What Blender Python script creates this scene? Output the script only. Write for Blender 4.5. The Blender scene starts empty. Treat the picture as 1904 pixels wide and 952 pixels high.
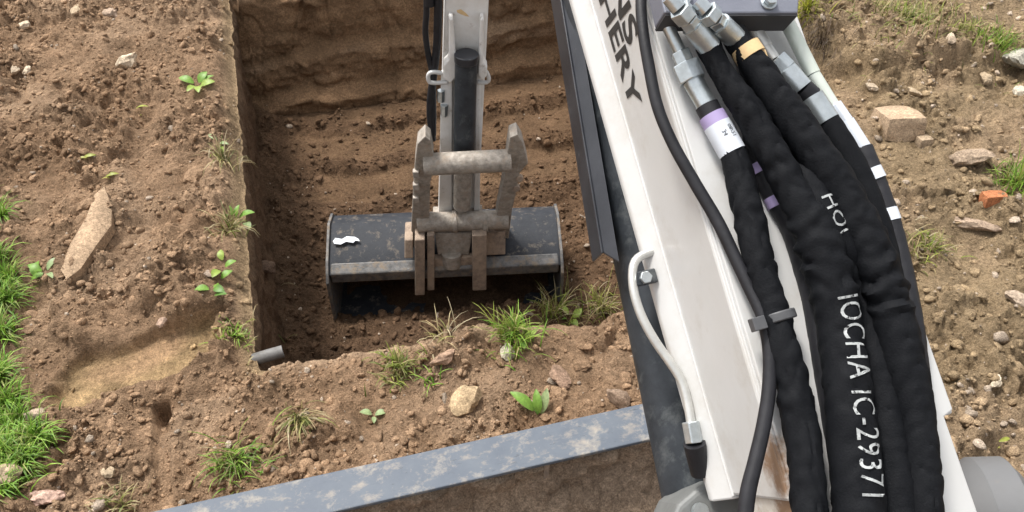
import bpy, bmesh, math, random
import numpy as np
from mathutils import Vector, Matrix

random.seed(7)
RNG = np.random.default_rng(11)
R = math.radians
SC = bpy.context.scene
COL = SC.collection

# ---------------------------------------------------------------- camera
F = 1466.0                     # focal length in photograph pixels (1904 wide)
PITCH, YAW, EYE = R(45.0), R(16.0), 1.85
fw = np.array([math.sin(YAW)*math.cos(PITCH), math.cos(YAW)*math.cos(PITCH), -math.sin(PITCH)])
rt = np.array([math.cos(YAW), -math.sin(YAW), 0.0])
up = np.cross(rt, fw)
CAM = np.array([0.0, 0.0, EYE])
cd = bpy.data.cameras.new('camera')
cd.sensor_width = 36.0
cd.lens = 36.0*F/1904.0
cd.clip_start = 0.02
cd.clip_end = 500
cam = bpy.data.objects.new('camera', cd)
COL.objects.link(cam)
m = Matrix(((rt[0], up[0], -fw[0], CAM[0]), (rt[1], up[1], -fw[1], CAM[1]), (rt[2], up[2], -fw[2], CAM[2]), (0, 0, 0, 1)))
cam.matrix_world = m
SC.camera = cam

# ---------------------------------------------------------------- light: bright overcast
SUN_EL, SUN_AZ = R(62), R(-32)         # azimuth measured from +Y towards +X
world = bpy.data.worlds.new('World')
SC.world = world
world.use_nodes = True
wn = world.node_tree
wn.nodes.clear()
sky = wn.nodes.new('ShaderNodeTexSky')
sky.sky_type = 'NISHITA'
sky.sun_disc = False
sky.sun_elevation = SUN_EL
sky.sun_rotation = SUN_AZ
sky.air_density = 1.0
sky.dust_density = 4.0
hs = wn.nodes.new('ShaderNodeHueSaturation')      # cloud veil: little blue left
hs.inputs['Saturation'].default_value = 0.14
bg = wn.nodes.new('ShaderNodeBackground')
bg.inputs['Strength'].default_value = 0.10
wo = wn.nodes.new('ShaderNodeOutputWorld')
wn.links.new(sky.outputs[0], hs.inputs['Color'])
wn.links.new(hs.outputs[0], bg.inputs['Color'])
wn.links.new(bg.outputs[0], wo.inputs['Surface'])
sl = bpy.data.lights.new('sun', 'SUN')
sl.energy = 1.5
sl.angle = R(11)
sl.color = (1.0, 0.955, 0.89)
so = bpy.data.objects.new('sun', sl)
COL.objects.link(so)
sd = Vector((math.sin(SUN_AZ)*math.cos(SUN_EL), math.cos(SUN_AZ)*math.cos(SUN_EL), math.sin(SUN_EL)))
so.rotation_euler = (-sd).to_track_quat('-Z', 'Y').to_euler()
so.location = (-3, 2, 6)
SC.view_settings.view_transform = 'Standard'
SC.view_settings.look = 'None'
SC.view_settings.exposure = 1.40
SC.view_settings.gamma = 1.0
SC.render.engine = 'CYCLES'
SC.cycles.use_denoising = True
SC.cycles.max_bounces = 6

# ---------------------------------------------------------------- survey helpers (photo sight lines -> points on real surfaces)
def ray(px, py):
    return fw + rt*(px-952)/F - up*(py-476)/F
def onz(px, py, z):
    r = ray(px, py)
    return CAM + r*(z-EYE)/r[2]
def atd(px, py, d):
    return CAM + ray(px, py)*d
def onplane(px, py, p0, n):
    r = ray(px, py)
    return CAM + r*(np.dot(p0-CAM, n)/np.dot(r, n))
def pxm(d):                     # metres per photo pixel at depth d
    return d/F
def depth(p):
    return float(np.dot(np.asarray(p)-CAM, fw))

# ---------------------------------------------------------------- noise
def _h(ix, iy, s):
    n = (ix.astype(np.int64)*374761393 + iy.astype(np.int64)*668265263 + s*1442695041) & 0xffffffff
    n = ((n ^ (n >> 13))*1274126177) & 0xffffffff
    n = n ^ (n >> 16)
    return (n & 0xffffff)/float(0xffffff)
def vnoise(x, y, s=0):
    x = np.asarray(x, float); y = np.asarray(y, float)
    ix, iy = np.floor(x), np.floor(y)
    fx, fy = x-ix, y-iy
    a0 = _h(ix, iy, s)*6.2832; a1 = _h(ix+1, iy, s)*6.2832
    a2 = _h(ix, iy+1, s)*6.2832; a3 = _h(ix+1, iy+1, s)*6.2832
    d0 = np.cos(a0)*fx + np.sin(a0)*fy
    d1 = np.cos(a1)*(fx-1) + np.sin(a1)*fy
    d2 = np.cos(a2)*fx + np.sin(a2)*(fy-1)
    d3 = np.cos(a3)*(fx-1) + np.sin(a3)*(fy-1)
    u = fx*fx*fx*(fx*(fx*6-15)+10); v = fy*fy*fy*(fy*(fy*6-15)+10)
    return (d0*(1-u)+d1*u)*(1-v) + (d2*(1-u)+d3*u)*v
def fbm(x, y, s=0, o=4, g=0.5):
    t = 0; a = 1; f = 1
    for i in range(o):
        t = t + a*vnoise(x*f+i*17.3, y*f-i*9.1, s+i); a *= g; f *= 2.03
    return t
def clods(x, y, s=0):           # domes around scattered centres: 0 in the gaps, 1 on top
    x = np.asarray(x, float); y = np.asarray(y, float)
    ix, iy = np.floor(x), np.floor(y)
    best = np.full(x.shape, 9.0); amp = np.zeros(x.shape)
    for dx in (-1, 0, 1):
        for dy in (-1, 0, 1):
            cx, cy = ix+dx, iy+dy
            px = cx + _h(cx, cy, s); py = cy + _h(cx, cy, s+5)
            w = 0.7+0.9*_h(cx, cy, s+9)
            d = ((x-px)**2 + (y-py)**2)*w
            m_ = d < best
            best = np.where(m_, d, best); amp = np.where(m_, _h(cx, cy, s+13), amp)
    return np.clip(1-best*1.5, 0, 1)**0.7*(0.25+0.75*amp)
def sstep(a, b, x):
    t = np.clip((np.asarray(x, float)-a)/(b-a), 0, 1)
    return t*t*(3-2*t)

# ---------------------------------------------------------------- materials
def nt(name):
    mt = bpy.data.materials.new(name)
    mt.use_nodes = True
    n = mt.node_tree.nodes
    return mt, mt.node_tree, n, n['Principled BSDF']
def N(t, kind, **kw):
    n = t.nodes.new(kind)
    for k, v in kw.items():
        if k in n.inputs: n.inputs[k].default_value = v
        else: setattr(n, k, v)
    return n
def noise(t, scale, detail=4, rough=0.6, vec=None):
    n = N(t, 'ShaderNodeTexNoise')
    n.inputs['Scale'].default_value = scale
    n.inputs['Detail'].default_value = detail
    n.inputs['Roughness'].default_value = rough
    if vec is not None: t.links.new(vec, n.inputs['Vector'])
    return n
def ramp(t, src, stops):
    r_ = N(t, 'ShaderNodeValToRGB')
    cr = r_.color_ramp
    while len(cr.elements) < len(stops): cr.elements.new(0.5)
    for e, (p, c) in zip(cr.elements, stops):
        e.position = p
        e.color = (c[0], c[1], c[2], 1) if hasattr(c, '__len__') else (c, c, c, 1)
    t.links.new(src, r_.inputs[0])
    return r_
def mix(t, fac, a, b, kind='MIX'):
    x = N(t, 'ShaderNodeMix', data_type='RGBA', blend_type=kind)
    for s_, v in ((x.inputs[0], fac), (x.inputs[6], a), (x.inputs[7], b)):
        if hasattr(v, 'links') or hasattr(v, 'is_linked'): t.links.new(v, s_)
        elif hasattr(v, '__len__'): s_.default_value = (v[0], v[1], v[2], 1)
        else: s_.default_value = v
    return x.outputs[2]
def bump(t, b, h, strength, dist):
    n = N(t, 'ShaderNodeBump')
    n.inputs['Strength'].default_value = strength
    n.inputs['Distance'].default_value = dist
    t.links.new(h, n.inputs['Height'])
    t.links.new(n.outputs[0], b.inputs['Normal'])
    return n

def mat_soil(name, fine=260, bst=0.8):
    mt, t, n, b = nt(name)
    at = N(t, 'ShaderNodeAttribute', attribute_name='Col')
    geo = N(t, 'ShaderNodeNewGeometry')
    n1 = noise(t, 9, 5, 0.65, geo.outputs['Position'])
    n2 = noise(t, 75, 5, 0.7, geo.outputs['Position'])
    n3 = noise(t, fine, 4, 0.7, geo.outputs['Position'])
    v1 = ramp(t, n1.outputs[0], [(0.3, 0.72), (0.55, 1.0), (0.75, 1.28)])
    v2 = ramp(t, n2.outputs[0], [(0.3, 0.62), (0.52, 1.0), (0.72, 1.38)])
    v3 = ramp(t, n3.outputs[0], [(0.32, 0.6), (0.5, 1.0), (0.70, 1.5)])
    c = mix(t, 1.0, at.outputs['Color'], v1.outputs[0], 'MULTIPLY')
    c = mix(t, 1.0, c, v2.outputs[0], 'MULTIPLY')
    c = mix(t, 1.0, c, v3.outputs[0], 'MULTIPLY')
    t.links.new(c, b.inputs['Base Color'])
    b.inputs['Roughness'].default_value = 0.95
    b.inputs['Specular IOR Level'].default_value = 0.15
    ad = N(t, 'ShaderNodeMath', operation='ADD')
    t.links.new(n2.outputs[0], ad.inputs[0]); t.links.new(n3.outputs[0], ad.inputs[1])
    bump(t, b, ad.outputs[0], bst, 0.012)
    return mt

def mat_plain(name, c1, c2=None, scale=20, rough=0.5, metal=0.0, bst=0.0, bscale=200, spec=0.5, dirt=None, dirt_lo=0.55, dirt_hi=0.7, dscale=14, r2=None, coat=0):
    mt, t, n, b = nt(name)
    geo = N(t, 'ShaderNodeNewGeometry')
    P = geo.outputs['Position']
    n1 = noise(t, scale, 5, 0.65, P)
    c2 = c2 or tuple(v*0.75 for v in c1)
    c = ramp(t, n1.outputs[0], [(0.35, c1), (0.68, c2)]).outputs[0]
    rr = ramp(t, n1.outputs[0], [(0.3, rough), (0.7, r2 if r2 is not None else min(1, rough+0.12))]).outputs[0]
    if dirt:
        nd = noise(t, dscale, 8, 0.72, P)
        f = ramp(t, nd.outputs[0], [(dirt_lo, 0.0), (dirt_hi, 1.0)]).outputs[0]
        c = mix(t, f, c, dirt)
        rr = mix(t, f, rr, (0.9, 0.9, 0.9))
    t.links.new(c, b.inputs['Base Color'])
    t.links.new(rr, b.inputs['Roughness'])
    b.inputs['Metallic'].default_value = metal
    b.inputs['Specular IOR Level'].default_value = spec
    b.inputs['Coat Weight'].default_value = coat
    if bst:
        n2 = noise(t, bscale, 4, 0.6, P)
        bump(t, b, n2.outputs[0], bst, 0.004)
    return mt

def mat_attr(name, rough=0.6, trans=0.0, spec=0.4):
    mt, t, n, b = nt(name)
    at = N(t, 'ShaderNodeAttribute', attribute_name='Col')
    geo = N(t, 'ShaderNodeNewGeometry')
    n1 = noise(t, 120, 3, 0.6, geo.outputs['Position'])
    v = ramp(t, n1.outputs[0], [(0.3, 0.75), (0.7, 1.2)])
    c = mix(t, 1.0, at.outputs['Color'], v.outputs[0], 'MULTIPLY')
    t.links.new(c, b.inputs['Base Color'])
    b.inputs['Roughness'].default_value = rough
    b.inputs['Specular IOR Level'].default_value = spec
    if trans:
        tr = N(t, 'ShaderNodeBsdfTranslucent')
        t.links.new(c, tr.inputs['Color'])
        ms = N(t, 'ShaderNodeMixShader')
        ms.inputs[0].default_value = trans
        t.links.new(b.outputs[0], ms.inputs[1]); t.links.new(tr.outputs[0], ms.inputs[2])
        t.links.new(ms.outputs[0], n['Material Output'].inputs['Surface'])
    return mt

M = {}
M['soil'] = mat_soil('soil', 230, 1.0)
M['crumb'] = mat_soil('soil_crumb', 300, 0.6)
M['grass'] = mat_attr('grass', 0.55, 0.35)
M['leaf'] = mat_attr('leaf', 0.45, 0.3)
M['white'] = mat_plain('white_paint', (.58, .58, .575), (.53, .53, .52), 5, 0.36, dirt=(.42, .385, .335), dirt_lo=0.5, dirt_hi=0.92, dscale=9, bst=0.05, bscale=60, coat=0.15)
M['white_arm'] = mat_plain('white_paint_muddy', (.78, .78, .775), (.62, .60, .565), 9, 0.4, dirt=(.24, .18, .13), dirt_lo=0.58, dirt_hi=0.78, dscale=22, bst=0.08, bscale=80)
M['blackpaint'] = mat_plain('black_paint', (.021, .023, .029), (.034, .037, .045), 14, 0.32, dirt=(.13, .13, .135), dirt_lo=0.62, dirt_hi=0.85, dscale=30, bst=0.05)
M['barrel'] = mat_plain('grey_black_barrel', (.022, .026, .031), (.042, .048, .056), 18, 0.42, spec=0.3, dirt=(.12, .12, .12), dirt_lo=0.58, dirt_hi=0.8, dscale=26, bst=0.1)
M['bladepaint'] = mat_plain('scuffed_blue_grey_paint', (.088, .104, .130), (.115, .132, .156), 12, 0.55, dirt=(.30, .275, .24), dirt_lo=0.53, dirt_hi=0.66, dscale=13, bst=0.15, bscale=70, spec=0.3)
def smear(mt, sc, col, lo, hi, stretch):
    t = mt.node_tree; b = t.nodes['Principled BSDF']; geo = N(t, 'ShaderNodeNewGeometry')
    mp = N(t, 'ShaderNodeMapping'); mp.inputs['Scale'].default_value = stretch
    t.links.new(geo.outputs['Position'], mp.inputs[0])
    nz = noise(t, sc, 7, .72, mp.outputs[0])
    f = ramp(t, nz.outputs[0], [(lo, 0.0), (hi, .85)]).outputs[0]
    old = b.inputs['Base Color'].links[0].from_socket
    t.links.new(mix(t, f, old, col), b.inputs['Base Color'])
smear(M['bladepaint'], 26, (.27, .24, .205), .54, .70, (.75, 1.3, 1))     # mud rubbed along the lip
smear(M['bladepaint'], 90, (.05, .058, .07), .60, .70, (.4, 1.3, 1))      # scrapes
smear(M['barrel'], 24, (.13, .14, .14), .54, .78, (1, 1, .6))                # scuffs
smear(M['white'], 60, (.20, .16, .12), .735, .76, (1, 1, 1))                # chips and specks
M['mudsteel'] = mat_plain('mud_caked_steel', (.38, .29, .215), (.21, .16, .125), 30, 0.85, dirt=(.09, .07, .055), dirt_lo=0.58, dirt_hi=0.75, dscale=20, bst=0.9, bscale=90)
M['hitch'] = mat_plain('dusty_worn_steel', (.42, .375, .325), (.22, .195, .165), 45, 0.62, 0.15, dirt=(.36, .295, .235), dirt_lo=0.5, dirt_hi=0.66, dscale=30, bst=0.5, bscale=120)
M['bucket'] = mat_plain('scratched_black_bucket', (.020, .023, .029), (.036, .039, .046), 25, 0.6, dirt=(.17, .145, .12), dirt_lo=0.54, dirt_hi=0.70, dscale=26, bst=0.3, bscale=110, spec=0.25)
M['bucketworn'] = mat_plain('worn_bucket_edge', (.17, .165, .16), (.075, .075, .076), 38, 0.5, 0.25, dirt=(.24, .195, .15), dirt_lo=0.5, dirt_hi=0.62, dscale=28, bst=0.4, bscale=110)
M['sleeve'] = mat_plain('black_fabric_sleeve', (.0050, .0056, .0072), (.0085, .0092, .011), 30, 0.66, bst=0.22, bscale=420, spec=0.12, dirt=(.022, .021, .020), dirt_lo=0.68, dirt_hi=0.9, dscale=24)
M['rubber'] = mat_plain('black_rubber', (.011, .011, .0135), (.018, .018, .022), 40, 0.5, bst=0.1, spec=0.35)
M['zinc'] = mat_plain('zinc_plated_steel', (.62, .67, .69), (.46, .50, .51), 60, 0.28, 0.85, bst=0.12, bscale=160, dirt=(.25, .24, .22), dirt_lo=0.66, dirt_hi=0.85)
M['tube'] = mat_plain('pale_steel_tube', (.66, .66, .63), (.52, .52, .50), 40, 0.33, 0.6, bst=0.05)
M['greentube'] = mat_plain('pale_green_steel_tube', (.68, .72, .66), (.60, .66, .58), 30, 0.35, 0.25)
M['block'] = mat_plain('blue_grey_manifold', (.17, .18, .22), (.20, .21, .25), 20, 0.5, 0.2, bst=0.1)
M['blockdark'] = mat_plain('dark_manifold_side', (.030, .030, .034), (.05, .05, .055), 20, 0.6)
M['casting'] = mat_plain('grey_cast_bracket', (.17, .175, .17), (.12, .125, .125), 12, 0.5, 0.1, dirt=(.20, .17, .14), dirt_lo=0.6, dirt_hi=0.8, bst=0.15, bscale=90)
M['greyguard'] = mat_plain('grey_guard', (.15, .152, .156), (.12, .122, .126), 6, 0.5, dirt=(.2, .17, .14), dirt_lo=0.62, dirt_hi=0.8)
M['purple'] = mat_plain('lilac_tape', (.37, .30, .52), (.33, .27, .46), 30, 0.5)
M['label'] = mat_plain('white_label', (.66, .70, .76), (.58, .62, .68), 40, 0.35)
M['ink'] = mat_plain('dark_print', (.02, .02, .022), (.03, .03, .03), 40, 0.5)
M['tan'] = mat_plain('cream_tape', (.70, .50, .26), (.60, .42, .22), 60, 0.55)
M['print'] = mat_plain('worn_white_print', (.42, .435, .435), (.30, .315, .315), 90, 0.7, dirt=(.012, .012, .014), dirt_lo=0.55, dirt_hi=0.60, dscale=150)
M['plastic'] = mat_plain('grey_plastic_pipe', (.18, .175, .17), (.12, .115, .11), 30, 0.6, dirt=(.2, .15, .1), dirt_lo=0.6, dirt_hi=0.8)
M['tie'] = mat_plain('grey_clamp_strap', (.06, .062, .066), (.09, .09, .095), 30, 0.45)

def rust_run(mt, centre, radius):
    t = mt.node_tree; b = t.nodes['Principled BSDF']
    geo = N(t, 'ShaderNodeNewGeometry')
    d_ = N(t, 'ShaderNodeVectorMath', operation='DISTANCE'); d_.inputs[1].default_value = tuple(centre)
    t.links.new(geo.outputs['Position'], d_.inputs[0])
    nz = noise(t, 38, 6, .7, geo.outputs['Position'])
    mul = N(t, 'ShaderNodeMath', operation='MULTIPLY_ADD'); mul.inputs[1].default_value = -radius*1.6; 
    t.links.new(nz.outputs[0], mul.inputs[0]); t.links.new(d_.outputs['Value'], mul.inputs[2])
    f = ramp(t, mul.outputs[0], [(0.0, .9), (max(.001, radius*.45), 0.0)]).outputs[0]
    old = b.inputs['Base Color'].links[0].from_socket
    c = mix(t, f, old, (.21, .115, .055))
    t.links.new(c, b.inputs['Base Color'])

# ---------------------------------------------------------------- mesh helpers
EX0 = np.array([0.52, -0.35, 0.0])     # the excavator's base point
class MB:
    def __init__(s): s.v = []; s.f = []
    def add(s, vs, fs):
        o = len(s.v)
        s.v.extend([tuple(map(float, p)) for p in vs]); s.f.extend([tuple(i+o for i in f) for f in fs]); return s
    def hexa(s, pts):           # 8 points: bottom ring, top ring
        return s.add(pts, [(3, 2, 1, 0), (4, 5, 6, 7), (0, 1, 5, 4), (1, 2, 6, 5), (2, 3, 7, 6), (3, 0, 4, 7)])
    def box(s, c, ax, ay, az):  # half-axis vectors
        c, ax, ay, az = map(np.asarray, (c, ax, ay, az))
        q = [(-1, -1), (1, -1), (1, 1), (-1, 1)]
        return s.hexa([c+ax*a+ay*b-az for a, b in q] + [c+ax*a+ay*b+az for a, b in q])
    def prism(s, poly, vec):    # polygon (3-D points) extruded by vec
        poly = [np.asarray(p, float) for p in poly]; n = len(poly); vec = np.asarray(vec, float)
        return s.add(poly+[p+vec for p in poly], [tuple(range(n))[::-1], tuple(range(n, 2*n))] + [(i, (i+1) % n, n+(i+1) % n, n+i) for i in range(n)])
    def cyl(s, p, q, r1, r2=None, n=20, caps=True, rot=0):
        p, q = np.asarray(p, float), np.asarray(q, float); r2 = r1 if r2 is None else r2
        d = q-p; d = d/np.linalg.norm(d)
        a = np.cross(d, [0, 0, 1]) if abs(d[2]) < 0.9 else np.cross(d, [1, 0, 0])
        a /= np.linalg.norm(a); b = np.cross(d, a)
        ang = [2*math.pi*i/n+rot for i in range(n)]
        vs = [p+(a*math.cos(t)+b*math.sin(t))*r1 for t in ang] + [q+(a*math.cos(t)+b*math.sin(t))*r2 for t in ang]
        fs = [(i, (i+1) % n, n+(i+1) % n, n+i) for i in range(n)]
        if caps: fs += [tuple(range(n))[::-1], tuple(range(n, 2*n))]
        return s.add(vs, fs)
    def build(s, name, mt, parent=None, smooth=False, bevel=0, origin=None, seg=2):
        org = EX0 if parent is not None and origin is None else (np.zeros(3) if origin is None else np.asarray(origin, float))
        me = bpy.data.meshes.new(name)
        me.from_pydata([tuple(np.asarray(p)-org) for p in s.v], [], s.f)
        bm = bmesh.new(); bm.from_mesh(me)
        bmesh.ops.recalc_face_normals(bm, faces=bm.faces)
        bm.to_mesh(me); bm.free()
        me.materials.append(mt)
        o = bpy.data.objects.new(name, me)
        COL.objects.link(o)
        if parent is not None: o.parent = parent
        else: o.location = org
        if smooth:
            me.shade_smooth()
            me.set_sharp_from_angle(angle=R(38))
        if bevel:
            md = o.modifiers.new('bevel', 'BEVEL'); md.width = bevel; md.segments = seg; md.limit_method = 'ANGLE'; md.angle_limit = R(35)
        return o

def letters(vs3, fs, name, mt, parent):
    """split lettering into its separate characters"""
    par = list(range(len(vs3)))
    def root(i):
        while par[i] != i: par[i] = par[par[i]]; i = par[i]
        return i
    for f in fs:
        for j in f[1:]: par[root(j)] = root(f[0])
    groups = {}
    for f in fs: groups.setdefault(root(f[0]), []).append(f)
    for fl in groups.values():
        ids = sorted({i for f in fl for i in f}); mp = {i: k for k, i in enumerate(ids)}
        mb = MB(); mb.add([vs3[i] for i in ids], [tuple(mp[i] for i in f) for f in fl]); mb.build(name, mt, parent)
def catmull(pts, step):
    P = [np.asarray(p, float) for p in pts]
    P = [2*P[0]-P[1]] + P + [2*P[-1]-P[-2]]
    out = []
    for i in range(1, len(P)-2):
        n = max(2, int(np.linalg.norm(P[i+1]-P[i])/step))
        for k in range(n):
            t = k/n
            a, b, c, d = P[i-1], P[i], P[i+1], P[i+2]
            out.append(0.5*((2*b)+(-a+c)*t+(2*a-5*b+4*c-d)*t*t+(-a+3*b-3*c+d)*t**3))
    out.append(P[-2])
    return np.array(out)
def frames(path, ref):
    """tangent, side, normal for each point; the normal stays near ref"""
    tg = np.gradient(path, axis=0); tg /= np.linalg.norm(tg, axis=1)[:, None]
    sd_ = np.cross(tg, ref); sd_ /= np.linalg.norm(sd_, axis=1)[:, None]
    nm = np.cross(sd_, tg)
    return tg, sd_, nm
def tube(mb, pts, rad, ref, step=0.006, n=20, wob=None, caps=True, squash=1.0):
    """rad: list of (t 0..1, radius); wob(arc, ang)->radial offset"""
    path = catmull(pts, step)
    arc = np.concatenate([[0], np.cumsum(np.linalg.norm(np.diff(path, axis=0), axis=1))])
    if np.isscalar(rad): rr = np.full(len(path), rad)
    else: rr = np.interp(arc/arc[-1], [a for a, _ in rad], [b for _, b in rad])
    tg, sd_, nm = frames(path, np.asarray(ref, float))
    ang = 2*math.pi*np.arange(n)/n
    AA, SS = np.meshgrid(ang, arc)
    q = rr[:, None] + (wob(SS, AA) if wob else 0*AA)
    vs = list((path[:, None, :]+sd_[:, None, :]*(np.cos(AA)*q)[..., None]+nm[:, None, :]*(np.sin(AA)*q*squash)[..., None]).reshape(-1, 3))
    fs = []
    for i in range(1, len(path)):
        o = (i-1)*n
        fs += [(o+k, o+(k+1) % n, o+n+(k+1) % n, o+n+k) for k in range(n)]
    if caps:
        fs += [tuple(range(n))[::-1], tuple(range((len(path)-1)*n, len(path)*n))]
    mb.add(vs, fs)
    return path, arc, rr, tg, sd_, nm
def tag(o, label, cat, group=None, kind=None):
    o['label'] = label; o['category'] = cat
    if group: o['group'] = group
    if kind: o['kind'] = kind
    return o
def set_col(me, cols):
    a = me.color_attributes.new('Col', 'FLOAT_COLOR', 'POINT')
    c = np.ones((len(me.vertices), 4), np.float32); c[:, :3] = cols
    a.data.foreach_set('color', c.ravel())
def mesh_np(name, V, Fq, cols, mt, smooth=True, origin=(0, 0, 0)):
    V = np.asarray(V, np.float32)-np.asarray(origin, np.float32); Fq = np.asarray(Fq, np.int32); k = Fq.shape[1]
    me = bpy.data.meshes.new(name)
    me.vertices.add(len(V)); me.vertices.foreach_set('co', V.ravel())
    me.loops.add(Fq.size); me.loops.foreach_set('vertex_index', Fq.ravel())
    me.polygons.add(len(Fq)); me.polygons.foreach_set('loop_start', np.arange(0, Fq.size, k, dtype=np.int32))
    me.update(calc_edges=True)
    if smooth: me.polygons.foreach_set('use_smooth', np.ones(len(Fq), bool))
    if cols is not None: set_col(me, cols)
    me.materials.append(mt)
    o = bpy.data.objects.new(name, me); COL.objects.link(o); o.location = origin
    return o
def text_mesh(body, size, spacing=1.0, shear=0.0, off=0.0):
    cu = bpy.data.curves.new('t', 'FONT'); cu.body = body; cu.size = size; cu.space_character = spacing; cu.shear = shear
    cu.resolution_u = 4; cu.offset = off
    ob = bpy.data.objects.new('t', cu); COL.objects.link(ob)
    dg = bpy.context.evaluated_depsgraph_get(); dg.update()
    me = ob.evaluated_get(dg).to_mesh()
    vs = np.array([v.co[:] for v in me.vertices]); fs = [tuple(p.vertices) for p in me.polygons]
    ob.evaluated_get(dg).to_mesh_clear()
    bpy.data.objects.remove(ob); bpy.data.curves.remove(cu)
    bm = bmesh.new(); bv = [bm.verts.new(tuple(v)) for v in vs]
    for f in fs:
        try: bm.faces.new([bv[i] for i in f])
        except ValueError: pass
    bmesh.ops.triangulate(bm, faces=bm.faces)
    for _ in range(3):
        lim = size*.16
        ed = [e for e in bm.edges if e.calc_length() > lim]
        if not ed: break
        bmesh.ops.subdivide_edges(bm, edges=ed, cuts=1); bmesh.ops.triangulate(bm, faces=[f for f in bm.faces if len(f.verts) > 3])
    bm.verts.index_update()
    vs = np.array([v.co[:] for v in bm.verts]); fs = [tuple(v.index for v in f.verts) for f in bm.faces]; bm.free()
    return vs, fs

# ================================================================ THE GROUND AND THE TRENCH
XL, XR, YF = -0.335, 1.62, 3.90        # left, right and far edge of the trench
def xl(y): return XL + 0.013*vnoise(np.asarray(y)*4, np.asarray(y)*0+1.3, 3) + 0.009*vnoise(np.asarray(y)*15, np.asarray(y)*0, 4) + 0.005*vnoise(np.asarray(y)*37, np.asarray(y)*0, 14)
def yn(x):
    x = np.asarray(x, float)
    return 1.522 - 0.112*x + 0.03*vnoise(x*4, x*0+.7, 5)*sstep(0.1, .5, x) + 0.014*vnoise(x*13, x*0, 6)
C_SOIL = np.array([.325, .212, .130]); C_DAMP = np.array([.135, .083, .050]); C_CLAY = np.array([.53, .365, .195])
C_PALE = np.array([.46, .325, .215]); C_RIGHT = np.array([.315, .23, .138]); C_LIP = np.array([.38, .275, .16])
# clay shelf outline on the ground, from sight lines
CL = [onz(*p, -0.0)[:2] for p in ((95, 655), (405, 606), (412, 700), (120, 725))]
def in_patch(x, y):             # soft 0..1 mask of the scraped clay shelf
    a = np.array(CL)
    c = a.mean(0); ux = (a[1]+a[2]-a[0]-a[3])/2; uy = (a[0]+a[1]-a[2]-a[3])/2
    lx = np.linalg.norm(ux); ly = np.linalg.norm(uy); ux = ux/lx; uy = uy/ly
    X = np.asarray(x)-c[0]; Y = np.asarray(y)-c[1]
    s_ = np.abs(X*ux[0]+Y*ux[1])/(lx/2); t_ = np.abs(X*uy[0]+Y*uy[1])/(ly/2)
    q = np.maximum(s_, t_) + 0.25*fbm(X*9, Y*9, 31, 3)
    return 1-sstep(0.82, 1.1, q)
GR = [onz(*p, 0.0)[:2] for p in ((297, 745), (306, 930))]      # pressed-in groove on the near bank
def groove(x, y):
    a, b = np.array(GR); d = b-a; L = np.linalg.norm(d); d /= L
    X = np.asarray(x)-a[0]; Y = np.asarray(y)-a[1]
    s_ = X*d[0]+Y*d[1]; t_ = np.abs(X*d[1]-Y*d[0])
    m_ = (1-sstep(0.014, 0.026, t_+.006*vnoise(x*30, y*30, 8)))*sstep(-0.01, 0.012, s_)*(1-sstep(L-0.01, L+.01, s_))
    return m_, s_/L
def edge_d(x, y):               # distance outside the trench edges (negative inside)
    x = np.asarray(x, float); y = np.asarray(y, float)
    return np.maximum.reduce([xl(y)-x, yn(x)-y, x-XR, y-YF])
def bank(x, y, fine=True):
    x = np.asarray(x, float); y = np.asarray(y, float)
    d = edge_d(x, y)
    left = (1-sstep(-0.40, -0.34, x))*sstep(-.04, .04, y-(1.70-0.13*(x+.33)) + .03*vnoise(x*9, y*9, 71))
    right = sstep(1.05, 1.7, x)
    patch = in_patch(x, y)
    lip = 1-sstep(0.0, 0.075, d-0.03*sstep(2.6, 1.7, y))
    lipL = lip*(x < -0.3)*(y > 1.5)
    rough = 1-0.80*patch-0.85*lipL*(1-patch) - .7*(1-sstep(.03, .12, d))*(x > -.33)*(x < .22)*(y < 1.7)
    rough = np.clip(rough, 0.08, 1)
    h = 0.03*fbm(x*2.1, y*2.1, 41, 3) + 0.045*left*(0.65+0.9*fbm(x*3.3, y*3.3, 43, 2))
    # the far right rises to an old turf edge
    sc_line = 2.02+0.10*vnoise(y*3, y*0, 47)+.05*vnoise(y*9, y*0, 48) + 0.35*sstep(2.5, 1.9, y)*4
    h = h + right*0.05*sstep(1.4, 2.6, x) + 0.085*sstep(0, 0.16, x-sc_line+.10*fbm(x*6, y*6, 49, 3))*sstep(2.1, 2.4, y)
    if fine:
        r1 = fbm(x*6.5, y*6.5, 51, 3)
        r2 = fbm(x*15, y*15, 52, 3)
        brk = sstep(-.28, .28, fbm(x*2.7, y*2.7, 54, 2))          # broken ground against trodden, dusty ground
        ridg = np.abs(fbm(x*9+.5*r1, y*9, 56, 3))
        h = h + rough*(0.046*r1 + 0.040*brk*clods(x*8+r1*1.6+r2, y*10+1.2*r2, 53) + (0.25+.75*brk)*(0.014*clods(x*19+r2*1.5+r1, y*25+r1*2, 55) + 0.027*r2) + 0.055*ridg*brk + 0.014*np.abs(vnoise(x*30, y*36, 58)) + 0.011*vnoise(x*62, y*70, 59)*(.4+brk))
    g, gs = groove(x, y)
    h = h*(1-0.7*g) - g*(0.060*(1-sstep(0.05, 0.45, gs)) + 0.016)
    h = h*(1-0.75*patch) - 0.035*patch
    h = h - 0.018*(1-sstep(0, 0.03, d)) - lipL*0.012
    # the strip the dozer blade stands in
    return h
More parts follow.
